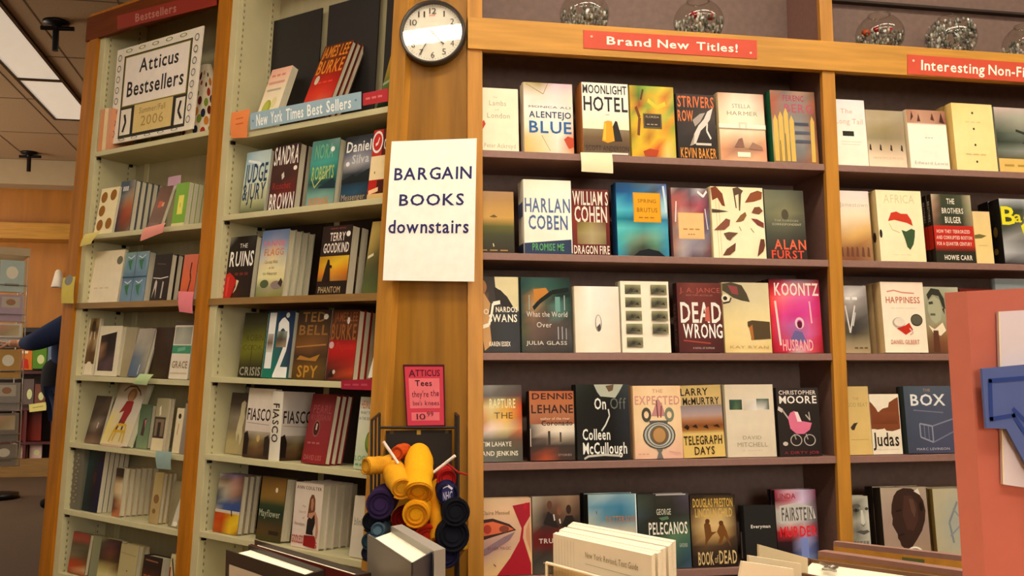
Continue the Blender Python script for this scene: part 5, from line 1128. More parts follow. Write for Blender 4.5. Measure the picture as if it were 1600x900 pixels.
B('U1', 'e', 280, 294, 626, 'dull grey book topped with a brown bar', '8c7c70', 'r 0 0 1 .06 4c3a2c;g 0 .06 1 1 988c80,8c8074|8c7e74,887a70', t=.02, set_=.03)
spine_out('U1', 'f', 109, 124, 700, 'thick grey spine-out book with speckled lettering', '6c6858', ';'.join(f'e {.5 + .12 * math.sin(i * 9)} {.1 + .055 * i} .09 .014 a8907c' for i in range(15)), .13)
B('U1', 'f', 127, 151, 702, 'dark teal and indigo book with faint figure', '1c2a30', 'g 0 0 1 1 24403c,1c2c30,1c1c34|24443f,1c2428,1f1c3c|203c3a,241c24,1c1838|1c3434,1c1a20,181634|1c3030,1c2028,141430;e .55 .45 .12 .1 3c2424', n=5, t=.022, kind='paper')
B('U1', 'f', 174, 186, 731, 'pale book with a dark-haired woman, mostly edge-on', 'c8b490', 'g 0 0 1 1 241c14,2c2018|3c2818,2c1f16|c8a874,d8c4a0|c8a878,d8c8a0|5c3018,c89868|4c2414,b07048|b0683c,b8744c', n=6, t=.026, lean=2)
B('U1', 'f', 232, 246, 738, 'tan book with a brown stain-like motif', 'b09868', 'g 0 0 1 1 a8945c,a8945c|b49c68,b09868|a88c58,b0986c;e .5 .52 .3 .09 7c5c30;e .4 .76 .2 .05 7c5c30', t=.02, n=3)
B('U1', 'f', 262, 280, 752, 'grey-brown book with a pale tilted figure by the upright', '8c8060', 'g 0 0 1 1 887c5c,98906c|7c7050,908868|847858,a09878;p d0c8b4 .3 .98 .5 .6 .7 .36 .9 .34 .9 .7 .7 .98;e .6 .92 .2 .05 ece4d0', t=.02, n=2, lean=6)
B('U1', 'g', 105, 131, 831, 'slanted book with a red top and orange foot', '6c5c40', 'g 0 0 1 1 8c3c30,8c4434|a04c3c,984838|5c4c38,54503c|6c604c,504830|7c6c54,54482f|a84424,8c4c24|b84020,c8a070|8c3c20,a04c24', lean=5, t=.02)
B('U1', 'g', 137, 150, 836, 'plain grey-green book standing behind the red-topped one', '8c8c6c', 'g 0 0 1 1 98946c,8c8c6c|8c8c6c,84846c', t=.02, set_=.05)
B('U1', 'g', 150, 181, 840, 'book with a dark-haired woman in a pale collar', 'a09468', 'g 0 0 1 1 8c8460,3c2c24,2c1f1a|544834,5c3434,241a16|44382a,6c3c30,2c1f18|3c3020,5c4028,3c2818|a89858,a8945c,6c4c28|c8bc80,d0c48c,b8a870|d0c890,d4cc98,c8bc84', t=.03)
B('U1', 'g', 181, 208, 850, 'blank ivory book with a tiny red dot', 'b8a878', 'g 0 0 1 1 b0a070,b4a474|b8ac7c,b8ac7c;l .008 948458 .05 .2 .9 .24;e .5 .62 .04 .02 a05038', t=.025, n=2)
B('U1', 'g', 218, 246, 868, 'dark brown boxy book with rust lettering', '2c1c14', 'g 0 0 1 1 2c1f18,281c15|301f18,2c1c15|5c3020,4c2818|2c1c14,281a14;l .02 8c5c40 .1 .12 .8 .14;l 0.022 a05c3c 0.100 0.550 0.268 0.550;l 0.022 a05c3c 0.333 0.550 0.501 0.550;l 0.022 a05c3c 0.567 0.550 0.735 0.550', t=.05)
B('U1', 'g', 259, 279, 866, 'cream book with dark diagonal zebra strokes', 'd0c494', 'l .05 54402c .1 .1 .4 .5;l .05 54402c .4 .1 .6 .3 .5 .5;l .06 54402c .7 .05 .9 .25 .7 .4;l .05 8c2c20 .05 .3 .1 .9;l .05 54402c .3 .6 .6 .9', t=.02)
# flat things on shelf e
m = MB()
m.box(0, .15, 0, .1, 0, .003, 'd0a890'); m.box(.004, .155, .006, .1, .0032, .006, 'e0c8b0')
u = FL.u_at(158, .012, LZ['e'])
o = m.build('booklet', 'gloss', matrix=FL.m @ T4(u, .004, LZ['e'] + .0005)); tag(o, 'thin pinkish booklets lying under the red-figure picture book', 'booklet')


# ------------------------------------------------------------------ things on the left case
za0 = LZ2['a']
ztop = FL.hit(424, 36, DL_ - .02).z
for k, (p0, p1) in enumerate(((421, 503), (512, 592), (603, 668))):
    u0, u1 = FL.hit(p0, 80, DL_ - .02).x, FL.hit(p1, 60, DL_ - .02).x
    m = MB(); m.box(u0, u1, DL_ - .028, DL_ - .022, za0 + .001, ztop)
    for q in range(4):
        m.box(u0 + .002, u0 + .006, DL_ - .0286, DL_ - .028, za0 + .03 + .1 * q, za0 + .06 + .1 * q)
    tag(m.build('display_board', 'black', matrix=ml @ T4(0, 0, 0)), ['black backing board behind the slanted lemon paperback', 'black backing board behind the slanted orange-lettered copies', 'black backing board half hidden by the panel upright'][k], 'backing board', 'black boards on the top shelf')
# thin book stands under the slanted books on the blue-sign shelf
for k, (p0, p1) in enumerate(((395, 452), (468, 555))):
    u0, u1 = FL.u_at(p0, .04, za0), FL.u_at(p1, .04, za0)
    m = MB()
    for u in (u1 + .004, u1 + .02):
        m.tube([(u, .03, za0 + .003), (u, .15, za0 + .003), (u, .165, za0 + .15)], .0022, n=6)
    m.tube([(u1 + .004, .15, za0 + .003), (u1 + .02, .15, za0 + .003)], .0022, n=6)
    tag(m.build('book_stand', 'wire', matrix=ml @ T4(0, 0, 0)), ['wire book stand behind the slanted lemon paperback', 'wire book stand behind the slanted orange-lettered copies'][k], 'book stand')
# polka-dot bag behind the poster
c0 = FL.hit(318, 152, .12)
zb = LZ['a']
rx = .12
m = MB()
hz = FL.hit(316, 104, .12).z - zb


def dome(u, v, lift=0):
    a = (u - .5) * 2.6
    t = v
    r = math.sin(min(1, .12 + t * .88) * math.pi / 2) ** .8
    return Vector((math.sin(a) * (rx * r + lift), -math.cos(a) * (.055 * r + lift), hz * (1 - t) + .001))


N = 16
for i in range(N):
    for j in range(24):
        f = lambda a, b: (lambda p: p)(Vector((math.sin((b / 24) * 2 * math.pi) * rx, -math.cos((b / 24) * 2 * math.pi) * .055, 0)) * (math.sin(min(1, .12 + (a / N) * .88) * math.pi / 2) ** .8) + Vector((0, 0, hz * (1 - a / N) + .001)))
        m.poly([f(i + 1, j), f(i + 1, j + 1), f(i, j + 1), f(i, j)], 'e4d4b4', smooth=True)
random.seed(3)
for i in range(46):
    u, v = .04 + .92 * ((i * .7548) % 1), .1 + .86 * ((i * .5698 + .1) % 1)
    q = .026 + .018 * (i % 3 > 0)
    m.art(f'e {u:.3f} {v:.3f} {q:.3f} {q * 1.3:.3f} ' + ['a83424', '24283c', 'c87828', '7c8c30', '5c2018'][i % 5], dome, k0=6 + i % 7)
tag(m.build('polka_dot_bag', 'cloth', matrix=ml @ T4(c0.x, .12, zb)), 'cream bag with red, black, orange and green dots behind the poster', 'bag')
# lilac slip behind the books
sheet('paper_slip', 'lilac paper slip sticking up behind the slanted brown paperback', 'paper', FL, .09, [(263, 277), (283, 273), (281, 300), (261, 300)], 'c8a0b0', '', group=None)
sheet('paper_slip', 'white folded card leaning beside the page edges, right end of its shelf', 'paper', FL, .012, [(586, 548), (588, 548), (586, 590), (575, 590)], 'efe8d8', 'l .05 5c5048 .5 .6 .6 .8')

# ------------------------------------------------------------------ fish bowls with silver beads on the ledge
random.seed(11)
zl = RZ_['BT'] - .004


def bowl(px, py, rpx, fill, label, red=0, yb=.088, rmax=None):
    c = FW.hit(px, py, yb)
    r = rpx * (c.y - CAM.y) / F * 1.02
    cz = zl + r * .86
    t = thing('fish_bowl', label, 'bowl', T4(c.x, yb, zl), 'glass bowls on the ledge')
    prof = [(0, .001)]
    for i in range(1, 19):
        a = -math.pi / 2 + (i / 18) * 2.75
        prof.append((r * math.cos(a), max(.001, r * .86 + r * .9 * math.sin(a) + (r * .04))))
    prof.append((prof[-1][0] + .006, prof[-1][1] + .004))
    m = MB(); m.lathe(prof, 40); m.build('glass_wall', 'glass', t)
    m = MB()
    a = len(prof) - 1
    ring = [(prof[a][0] * math.cos(k * math.pi / 20), prof[a][0] * math.sin(k * math.pi / 20), prof[a][1]) for k in range(40)]
    m.tube(ring, .003, n=6, closed=True); m.build('rim', 'glass', t)
    m = MB()
    hh = r * 1.8 * fill
    n = 0
    while n < 260:
        a, b = random.uniform(0, 2 * math.pi), random.uniform(.02, 1)
        z = hh * random.uniform(.04, 1)
        R = math.sqrt(max(0, 1 - ((z - r * .9) / (r * .9)) ** 2)) * r * .93
        q = R * math.sqrt(b)
        if n < 170:
            q = R
        s_ = r * random.uniform(.045, .08)
        m.ball((q * math.cos(a), q * math.sin(a), z + .003), s_, ['b8b8ae', '8c8c84', '5c5c54', '9c9c94', '6c6c66', 'e4e4dc'][n % 6], n=6, sq=(1, 1, random.uniform(1, 2.2)))
        n += 1
    o = m.build('bead_filling', BEADM, matrix=T4(c.x, yb, zl))
    tag(o, 'silver glittering beads inside the ' + label, 'beads', None, 'stuff')
    for k in range(red):
        a = -1.2 - 1.2 * k + .3
        R = r * .62
        m = MB(); m.ball((0, 0, 0), r * .2, ['b02820', '901c1c', 'b84a20'][k % 3], n=10, sq=(1, .8, .8))
        tag(m.build('red_ornament', 'gloss', matrix=T4(c.x + R * math.cos(a), yb + R * math.sin(a) * .6, zl + hh + r * .16)), f'{["red", "crimson", "orange-red"][k % 3]} ornament in the ' + label, 'ornament')


BEADM = mat('glitter_bead', 0.35, metal=0.35)
bowl(913, 5, 41, .5, 'glass bowl on the ledge nearest the clock')
bowl(1091, 12, 42, .5, 'second glass bowl from the clock, just above the red sign', 2)
bowl(1374, 40, 41, .46, 'glass bowl right of the divider, with red ornaments', 3)
bowl(1485, 45, 44, .8, 'fullest glass bowl, second right of the divider')
bowl(1603, 56, 41, .48, 'glass bowl cut by the right edge of the photo', 1)

# ------------------------------------------------------------------ wire rack with rolled shirts before the panel
rk = thing('wire_rack', 'black wire rack of rolled shirts standing before the wood panel', 'rack', pm @ T4(0, 0, 0))
P = lambda px, py, y: FP.hit(px, py, y)
zf = lambda p, y: (pm.inverted() @ Vector((0, 0, 0))).z if False else -CAM.z + .0


def floorz(x, y):
    w = pm @ Vector((x, y, 0)); d = pm.to_3x3() @ Vector((0, 0, 1))
    return -w.z / d.z


YB, YF = -.04, -.21
cols = []
for pxt, pyt, y in ((593, 646, YB), (581, 657, YF), (712, 646, YB), (716, 650, YF)):
    p = P(pxt, pyt, y)
    cols.append(p)
    m = MB(); m.tube([(p.x, y, floorz(p.x, y) + .002), (p.x, y, p.z)], .0042); m.build('upright', 'wire', rk)
for a, b in ((0, 1), (2, 3)):
    m = MB(); m.tube([cols[a], cols[b]], .0042); m.build('side_rail', 'wire', rk)
    pa, pb = cols[a], cols[b]
    m = MB(); m.tube([(pa.x, pa.y, -.75), (pb.x, pb.y, -.75)], .004); m.build('side_rail', 'wire', rk)
    mx_ = (pa + pb) / 2
    m = MB(); m.tube([mx_, (mx_.x, mx_.y, floorz(mx_.x, mx_.y) + .002)], .0034); m.build('upright', 'wire', rk)
for py, y in ((668, YB), (862, YB)):
    a, b = P(593, py, y), P(712, py, y)
    m = MB(); m.tube([a, b], .0038); m.build('cross_rail', 'wire', rk)
a, b = P(579, 866, YF), P(715, 866, YF)
m = MB(); m.tube([a, b], .0038); m.build('cross_rail', 'wire', rk)
sheet('back_plate', '', '', FP, YB + .006, [(603, 673), (706, 672), (706, 738), (603, 738)], '241d18', 'r .06 .0 .12 .08 4c3c24;r .47 -.02 .53 .1 a88430;r .9 0 .95 .08 4c3c24', 'matte', .004, parent=rk)
a, b = P(592, 850, YB), P(714, 850, YF)
m = MB()                                         # wire basket floor that carries the rolls
zbk = a.z - .02
for k in range(9):
    x = a.x + (b.x - a.x) * k / 8
    m.tube([(x, YB, zbk), (x, YF - .02, zbk), (x, YF - .02, zbk + .03)], .0025, n=6)
m.build('basket', 'wire', rk)
ps = thing('framed_sign', 'pink handwritten price sign in a thin dark frame above the wire rack', 'sign', pm @ T4(*P(663, 668, YB)))
sheet('frame', '', '', FP, YB - .002, [(629.5, 569.5), (694, 569.5), (696, 667), (635, 668)], '4c1820', '', 'gloss', .006, parent=ps)
sheet('card', '', '', FP, YB - .0035, [(632, 573), (692, 573), (694, 664), (637, 665)], 'c83c50',
      'r .09 .2 .9 .71 e07078;r .12 .78 .88 .92 e07078;T .1 .05 .28 .17 5c1c2c A;T .28 .05 .92 .16 5c1c2c TTICUS;T .26 .23 .7 .33 4c1c2c Tees;t .16 .41 .6 .52 6c2438 they\'re;t .66 .4 .88 .5 6c2438 the;t .18 .58 .42 .66 6c2438 bee\'s;t .5 .58 .88 .66 6c2438 knees;t .26 .8 .5 .9 5c1c2c 10;t .54 .77 .72 .85 5c1c2c 99', 'gloss', .0015, parent=ps)


def rolled(label, A, B, rA, rB, col, inner, name='rolled_t_shirt', yA=-.30, yB=-.12, turns=3.2, mats='cloth', sag=.0, extra=None):
    """a shirt rolled tight: fabric tube from its open end A (towards us) back to B"""
    a, b = P(A[0], A[1], yA), P(B[0], B[1], yB)
    ra, rb = rA * 3.0 / F, rB * 3.05 / F
    t = thing(name, label, 'rolled shirt', pm @ T4(*((a + b) / 2)), 'rolled shirts in the wire rack')
    mid = (a + b) / 2
    a, b = a - mid, b - mid
    pts, rs = [], []
    for i in range(17):
        f = (i / 16) ** .8
        p = a.lerp(b, f) + Vector((0, 0, -sag * math.sin(f * math.pi)))
        pts.append(p)
        k = 1 + .05 * math.sin(f * 9 + rA) + .04 * math.sin(f * 21)
        rs.append((ra + (rb - ra) * f) * k * (1 if f < .75 else math.sqrt(max(.02, 1 - ((f - .75) / .25) ** 2 * .98))))
    m = MB()
    m.tube(pts, rs, col, n=24)
    d = (a - b).normalized()
    up = d.orthogonal().normalized(); w = d.cross(up)
    o = m.build('fabric', mats, t)
    m = MB()
    sp = []
    n = int(turns * 22)
    for i in range(n):
        f = i / (n - 1)
        q = f * turns * 2 * math.pi
        r = ra * (1.0 - .86 * f)
        sp.append(a + d * (.004 - .010 * f) + up * math.cos(q) * r + w * math.sin(q) * r)
    m.tube(sp, ra * .095, inner, n=6)
    m.build('rolled_edge', mats, t)
    return t


rolled('tall yellow rolled shirt at the top of the wire rack', (654, 769), (655, 698), 22, 21, 'e8a818', 'd08818', yA=-.29, yB=-.15)
rolled('yellow rolled shirt with its open end below the tall one', (650, 804), (662, 775), 20, 20, 'e8a010', 'c87c10', yA=-.30, yB=-.10)
rolled('yellow rolled shirt pointing right at the left of the rack', (628, 763), (612, 728), 17, 20, 'e0a020', 'cc8418', yA=-.30, yB=-.16)
rolled('soft yellow rolled shirt poking out past the left wires', (572, 728), (625, 724), 13, 15, 'd89c28', 'b87c18', yA=-.24, yB=-.15)
rolled('orange rolled shirt behind the yellow ones', (620, 708), (636, 702), 11, 12, 'c85018', 'a83c14', yA=-.2, yB=-.1)
rolled('amber folded shirt hanging upright at the right of the yellow rolls', (684, 843), (682, 748), 12, 11, 'e09818', 'c87c10', yA=-.25, yB=-.17)
rolled('bright red rolled shirt at the right behind a straw', (698, 748), (690, 738), 15, 14, 'b01c18', '8c1414', yA=-.2, yB=-.1)
rolled('scarlet rolled shirt under the yellow rolls', (668, 842), (660, 815), 22, 20, 'cc3018', 'a82414', yA=-.25, yB=-.08)
rolled('crimson rolled shirt low behind the scarlet one', (628, 812), (640, 800), 18, 16, 'a01c1c', '801414', yA=-.2, yB=-.07)
rolled('purple rolled shirt at the left of the rack', (594, 788), (606, 772), 22, 20, '34224c', '241838', yA=-.28, yB=-.1)
rolled('black rolled shirt poking out below the purple one', (582, 815), (600, 806), 17, 16, '14141c', '0c0c14', yA=-.26, yB=-.1)
rolled('grey-blue rolled shirt low at the left of the rack', (590, 828), (606, 822), 11, 12, '4c6470', '34485c', yA=-.29, yB=-.12)
rolled('dark teal rolled shirt at the lower left corner', (578, 846), (600, 842), 13, 13, '1c303c', '14242c', yA=-.29, yB=-.1)
rolled('small black rolled shirt at the bottom left corner', (576, 864), (598, 860), 12, 12, '14182a', '0c0e1a', yA=-.29, yB=-.1)
t = rolled('navy rolled shirt printed in white at the right of the rack', (699, 772), (692, 755), 17, 16, '1c1a40', '14122e', yA=-.24, yB=-.1)
o = sheet('chest_print', '', '', FP, -.2475, [(690, 760), (709, 756), (708, 782), (691, 784)], '2a2858', 'l .07 d8d4e0 .1 .1 .5 .02 .9 .3;T .1 .4 .3 .9 b8b8d0 N;T .36 .4 .6 .9 b8b8d0 H;T .66 .4 .9 .9 b8b8d0 C', 'cloth', .001, parent=t)
rolled('black rolled shirt at the right edge of the rack', (712, 800), (700, 790), 21, 20, '12121c', '0c0c14', yA=-.28, yB=-.08)
rolled('largest black rolled shirt, right of the grey book', (708, 836), (694, 826), 25, 23, '12121e', '0c0c16', yA=-.28, yB=-.08)
rolled('navy rolled shirt at the bottom right of the rack', (697, 866), (690, 858), 20, 20, '1a1838', '121028', yA=-.28, yB=-.08)
rolled('small yellow sleeve end poking out at the right of the rack', (726, 852), (716, 858), 7, 8, 'c89830', 'a87820', yA=-.2, yB=-.12)
for lab, A_, B_ in (('white drinking-straw-like stick on the left of the yellow rolls', (599, 690), (622, 724)), ('white drinking-straw-like stick on the right of the yellow rolls', (711, 712), (678, 738))):
    a, b = P(*A_, -.25), P(*B_, -.23)
    mid = (a + b) / 2
    m = MB(); m.tube([a - mid, b - mid], .0048, 'f4e4d8', n=10)
    tag(m.build('plastic_stick', 'gloss', matrix=pm @ T4(*mid)), lab.replace('drinking-straw-like', 'plastic'), 'stick', 'plastic sticks in the rack')
a, b, c = P(700, 725, -.2), P(716, 738, -.22), P(731, 742, -.22)
m = MB(); m.tube([a, b, c], .003, 'a02420', n=8)
tag(m.build('red_hook_end', 'cloth', matrix=pm @ T4(0, 0, 0)), 'short red plastic hook sticking out of the rack towards the right post', 'hook')


# ------------------------------------------------------------------ the low display table in the foreground
TZ = 0.50
tb = thing('display_table', 'low wooden display table carrying the foreground books, below the photo', 'table', T4(.45, -1.95, 0))
m = MB(); m.box(-1.1, 1.25, -.72, .62, TZ - .035, TZ - .0005); m.build('tabletop', 'woodh', tb, bevel=.004)
for sx in (-1.04, 1.13):
    for sy in (-.66, .5):
        m = MB(); m.box(sx, sx + .06, sy, sy + .06, 0, TZ - .035); m.build('leg', 'wood', tb, bevel=.003)
m = MB(); m.box(-1.0, 1.15, -.64, -.61, TZ - .13, TZ - .035); m.box(-1.0, 1.15, .51, .54, TZ - .13, TZ - .035); m.build('apron', 'wood', tb)


def corner(px, z):
    return [FW.hitz(a, b, z) for a, b in px]


def standing(name, label, px, z, cover, pages, inset=.12, spine='right', spinecol=None, group='books on the foreground table', panel=None):
    """an upright book seen from above one corner: FL, FR, BR, BL corners of its top"""
    c = corner(px, z)
    o = (c[0] + c[1] + c[2] + c[3]) / 4
    o.z = TZ
    c = [p - o for p in c]
    h = z - TZ
    t = thing(name, label, 'book', T4(*o), group)
    up = Vector((0, 0, 1))
    low = lambda p: Vector((p.x, p.y, .0005))
    f = .05
    FL_, FR_, BR_, BL_ = c
    lerp = lambda a, b, k: a + (b - a) * k
    m = MB()
    e0, e1 = lerp(FL_, BL_, f), lerp(FR_, BR_, f)
    m.hexa([low(FL_), low(FR_), low(e1), low(e0), FL_, FR_, e1, e0], cover)
    g0, g1 = lerp(BL_, FL_, f), lerp(BR_, FR_, f)
    m.hexa([low(g0), low(g1), low(BR_), low(BL_), g0, g1, BR_, BL_], cover)
    a, b, c2, d = (lerp(FR_, FL_, .02), FR_, BR_, lerp(BR_, BL_, .02)) if spine == 'right' else (FL_, lerp(FL_, FR_, .02), lerp(BL_, BR_, .02), BL_)
    m.hexa([low(a), low(b), low(c2), low(d), a, b, c2, d], spinecol or cover)
    if panel:
        nrm = (FR_ - FL_).cross(up).normalized()
        if nrm.dot(CAM - o) < 0:
            nrm = -nrm
        mp = lambda u, v, l: lerp(FL_, FR_, u) - up * (h * v) + nrm * (l + .0004)
        m.art(panel, mp)
    m.build('cover', 'gloss', t)
    m = MB()
    dz = Vector((0, 0, -.005))
    q = [lerp(e0, e1, .035), lerp(e0, e1, .965), lerp(g0, g1, .965), lerp(g0, g1, .035)]
    m.hexa([low(p) + Vector((0, 0, .004)) for p in q] + [p + dz for p in q], 'ffffff')
    m.build('page_block', pages, t)
    return t


PALE = mat('cream_page_top', 0.8, col='e4dac2', noise=(500, .08, (1, .05, 1)), spec=.2)
t = standing('hardcover_book', 'grey jacketed hardcover standing before the rolled shirts', [(575, 835), (644, 881), (678, 861), (612, 822)], .755, '5e5852', PALE, spinecol='2c2a34',
             panel='g 0 0 1 1 7c7468,6c665c|6c665c,5c564e|5c564c,4c463e;l 0.022 6c665e 0.200 0.550 0.344 0.550;l 0.022 6c665e 0.400 0.550 0.544 0.550;l 0.022 6c665e 0.600 0.550 0.744 0.550')
# the flap of the back jacket
c = corner([(612, 822), (678, 861)], .757)
m = MB(); m.prism([c[0], c[1], c[1] + Vector((.012, .012, -.0)), c[0] + Vector((.012, .012, 0))], (0, 0, -.1), '8a847c')
o = m.build('jacket_flap', 'gloss', t); o.matrix_local = t.matrix_world.inverted()
standing('hardcover_book', 'large dark-bordered hardcover cut by the bottom edge, left', [(353, 859), (478, 899), (508, 890), (390, 851)], .73, '2c221c', PALE,
         panel='r .06 .06 .96 1 b0a898;g .1 .1 .9 .9 b4ac9c,a8a090|a09888,8c8474')
standing('hardcover_book', 'long dark brown hardcover with red boards behind the dark-bordered one', [(392, 850), (556, 899), (580, 895), (398, 843)], .725, '34241e', PALE,
         panel='g 0 0 1 1 6c2018,5c1c16|7c241c,6c2018')
# pale paperbacks packed in a clear holder
c = corner([(864, 834), (1018, 868), (1056, 844), (896, 815)], .70)
N = 7
names = ['front', 'second', 'third', 'fourth', 'fifth', 'sixth', 'rear']
for k in range(N):
    f0, f1 = k / N + .001, (k + 1) / N - .0015
    q = [c[0].lerp(c[3], f0), c[1].lerp(c[2], f0), c[1].lerp(c[2], f1), c[0].lerp(c[3], f1)]
    o = sum(q, Vector()) / 4
    o.z = TZ
    sl = Vector((.003 * (k % 3 == 1), 0, -.0006 * (k % 2)))
    q = [p - o + sl for p in q]
    low = lambda p: Vector((p.x, p.y, .0005))
    t = thing('paperback_book', f'{names[k]} cream paperback of the block in the clear holder', 'book', T4(*o), 'cream paperbacks in the clear holder')
    th = (q[3] - q[0]).normalized() * .0008
    m = MB()
    m.hexa([low(q[0]), low(q[1]), low(q[1] + th), low(q[0] + th), q[0], q[1], q[1] + th, q[0] + th], 'e2d8c0')
    m.hexa([low(q[3] - th), low(q[2] - th), low(q[2]), low(q[3]), q[3] - th, q[2] - th, q[2], q[3]], 'e2d8c0')
    w = (q[1] - q[0]).normalized() * .0012
    m.hexa([low(q[0]), low(q[0] + w), low(q[3] + w), low(q[3]), q[0], q[0] + w, q[3] + w, q[3]], 'dccfb2')
    if k == 0:
        nrm = (q[1] - q[0]).cross(Vector((0, 0, 1))).normalized()
        nrm = nrm if nrm.dot(CAM - o) > 0 else -nrm
        h = .70 - TZ
        m.art('t .36 .07 .88 .11 8c8264 New York Revised, Text Guide;l .0015 a89c7c .36 .15 .95 .155;l .0015 a89c7c .38 .2 .95 .205;l .0015 a89c7c .4 .25 .95 .255;' + ';'.join(f'l .0012 b8aa84 {.04 + .035 * i:.3f} .02 {.045 + .035 * i:.3f} .3' for i in range(7)), lambda u, v, l: q[0].lerp(q[1], u) + Vector((0, 0, -h * v)) + nrm * (l + .0002))
    m.build('cover', 'matte', t)
    m = MB()
    a, b, c2, d = q[0] + th + w, q[1] + th - w * .3, q[2] - th - w * .3, q[3] - th + w
    dz = Vector((0, 0, -.0003))
    m.hexa([low(a), low(b), low(c2), low(d), a + dz, b + dz, c2 + dz, d + dz])
    m.build('page_block', PALE, t)
# the holder
hc = [FW.hitz(851, 868, .655), FW.hitz(985, 904, .655)]
off = (c[0] - c[3]).normalized() * .012
p0, p1 = c[0] + off, c[1] + off
p0.z = p1.z = .66
p0 = p0 + (p0 - p1).normalized() * .012
ho = (p0 + p1) / 2; ho.z = TZ
t = thing('acrylic_holder', 'clear acrylic holder wrapped round the block of cream paperbacks', 'holder', T4(*ho))
m = MB()
a, b = p0 - ho, p1 - ho
la, lb = Vector((a.x, a.y, .001)), Vector((b.x, b.y, .001))
n_ = -off.normalized() * .003
m.hexa([la, lb, lb + n_, la + n_, a, b, b + n_, a + n_]); m.build('front_plate', 'acrylic', t)
bk = (c[3] - c[0]) * 1.25
m = MB(); m.hexa([la, la + bk, la + bk + (b - a).normalized() * .003, la + (b - a).normalized() * .003, a + Vector((0, 0, -.03)), a + bk + Vector((0, 0, -.03)), a + bk + (b - a).normalized() * .003 + Vector((0, 0, -.03)), a + (b - a).normalized() * .003 + Vector((0, 0, -.03))]); m.build('side_plate', 'acrylic', t)
m = MB(); m.tube([a, b], .0022, 'e8dcc0', n=8); m.tube([a, Vector((la.x, la.y, .01))], .0022, 'e0d4b4', n=8); m.build('polished_edge', 'gloss', t)

# fanned booklets
for k, (px, y, col) in enumerate((([(1186, 851), (1262, 872), (1266, 990), (1186, 990)], -1.90, 'c8b894'), ([(1170, 868), (1252, 881), (1256, 1000), (1164, 1000)], -1.94, 'd4c6a6'), ([(1160, 877), (1240, 889), (1250, 1010), (1118, 1010)], -1.98, 'e0d2b6'))):
    q = [FW.hit(a, b, y) for a, b in px]
    for i in (2, 3):
        q[i].z = TZ + .0008
    px2 = [FW.proj(p) for p in q]
    sheet('booklet', ['rear cream booklet of the three fanned beside the wooden ledge', 'middle cream booklet of the three fanned beside the wooden ledge', 'front cream booklet of the three fanned beside the wooden ledge'][k],
          'booklet', FW, y, px2, col, '', 'matte', .006, group='fanned cream booklets')
# wooden ledge boards
for k, (px, z, lab, th) in enumerate((([(1302, 846), (1498, 868)], .648, 'rear wooden ledge board at the bottom right, orange-faced', .014), ([(1278, 861), (1508, 893)], .636, 'front wooden ledge board at the bottom right, thicker', .022))):
    a, b = corner(px, z)
    d = (b - a).normalized()
    b = b + d * .12
    n_ = Vector((-d.y, d.x, 0)) * th
    if n_.y < 0:
        n_ = -n_
    o = (a + b) / 2; o.z = TZ
    t = thing('ledge_board', lab, 'board', T4(*o), 'wooden ledge boards')
    A_, B_ = a - o, b - o
    low = lambda p: Vector((p.x, p.y, .0005))
    m = MB()
    dz = Vector((0, 0, -.008))
    m.hexa([low(A_), low(B_), low(B_ + n_), low(A_ + n_), A_ + dz, B_ + dz, B_ + n_ + dz, A_ + n_ + dz]); m.build('board', 'woodh' if k == 0 else 'brownsh', t)
    m = MB(); m.hexa([A_ + dz, B_ + dz, B_ + n_ + dz, A_ + n_ + dz, A_, B_, B_ + n_, A_ + n_]); m.build('nosing', 'brown', t)
    if k == 0:
        m = MB()
        pa, pb = A_.lerp(B_, .36), A_.lerp(B_, .47)
        fr_ = -n_.normalized() * .0006
        m.poly([pa + fr_ + Vector((0, 0, -.06)), pb + fr_ + Vector((0, 0, -.06)), pb + fr_ + Vector((0, 0, -.012)), pa + fr_ + Vector((0, 0, -.012))], '5c6438'); o2 = m.build('green_stain', 'matte', t)
standing('hardcover_book', 'brown-edged hardcover with a shiny squiggle, before the ledge boards', [(1240, 893), (1470, 940), (1510, 905), (1262, 872)], .65, '6c4c34', PALE, spine='left')
c = corner([(1282, 880), (1292, 884), (1286, 889), (1300, 890), (1308, 886), (1300, 884), (1292, 888), (1306, 892)], .653)
m = MB(); m.tube([p - c[0] for p in c], .0022, 'ffffff', n=6)
tag(m.build('foil_ribbon', 'steel', matrix=T4(*c[0])), 'shiny foil squiggle lying on the brown-edged hardcover', 'ribbon')

# ------------------------------------------------------------------ red poster board with a blue cut-out letter
YP = -2.12
bo = FW.hit(1600, 700, YP)
pb_ = thing('poster_board', 'large coral red poster board with a blue letter at the right edge', 'poster board', T4(bo.x, YP, TZ))
zb_ = lambda px, y: FW.proj(Vector((FW.hit(px, 1000, y).x, y, TZ + .001)))
q0, q1, q2 = zb_(1512, YP + .05), zb_(1548, YP), zb_(1740, YP)
sheet('board', '', '', FW, YP, [(1510, 455), (1725, 444), q2, q1], 'bb6554', '', 'matte', .004, parent=pb_)
sheet('folded_edge', '', '', FW, YP, [(1476, 457.5), (1510, 455), q1, q0], 'c4705e', '', 'matte', .004, parent=pb_, ys=[YP + .03, YP, YP, YP + .03])  # lighter red puts the light on the turned strip into its colour
sheet('white_card', '', '', FW, YP - .006, [(1560, 487), (1712, 478), (1716, 778), (1567, 757)], 'd8ccd4', 'r 0 0 .012 1 e8d8a8', 'matte', .004, parent=pb_)
m = MB()
H_ = lambda a, b, y=YP - .012: FW.hit(a, b, y) - Vector((bo.x, YP, TZ))
out = [(1531, 576), (1680, 562), (1700, 740), (1676, 860), (1640, 800), (1600, 727), (1569, 670), (1538, 669)]
m.prism([H_(a, b) for a, b in out], (0, -.004, 0), '50609a')
yy = YP - .0166
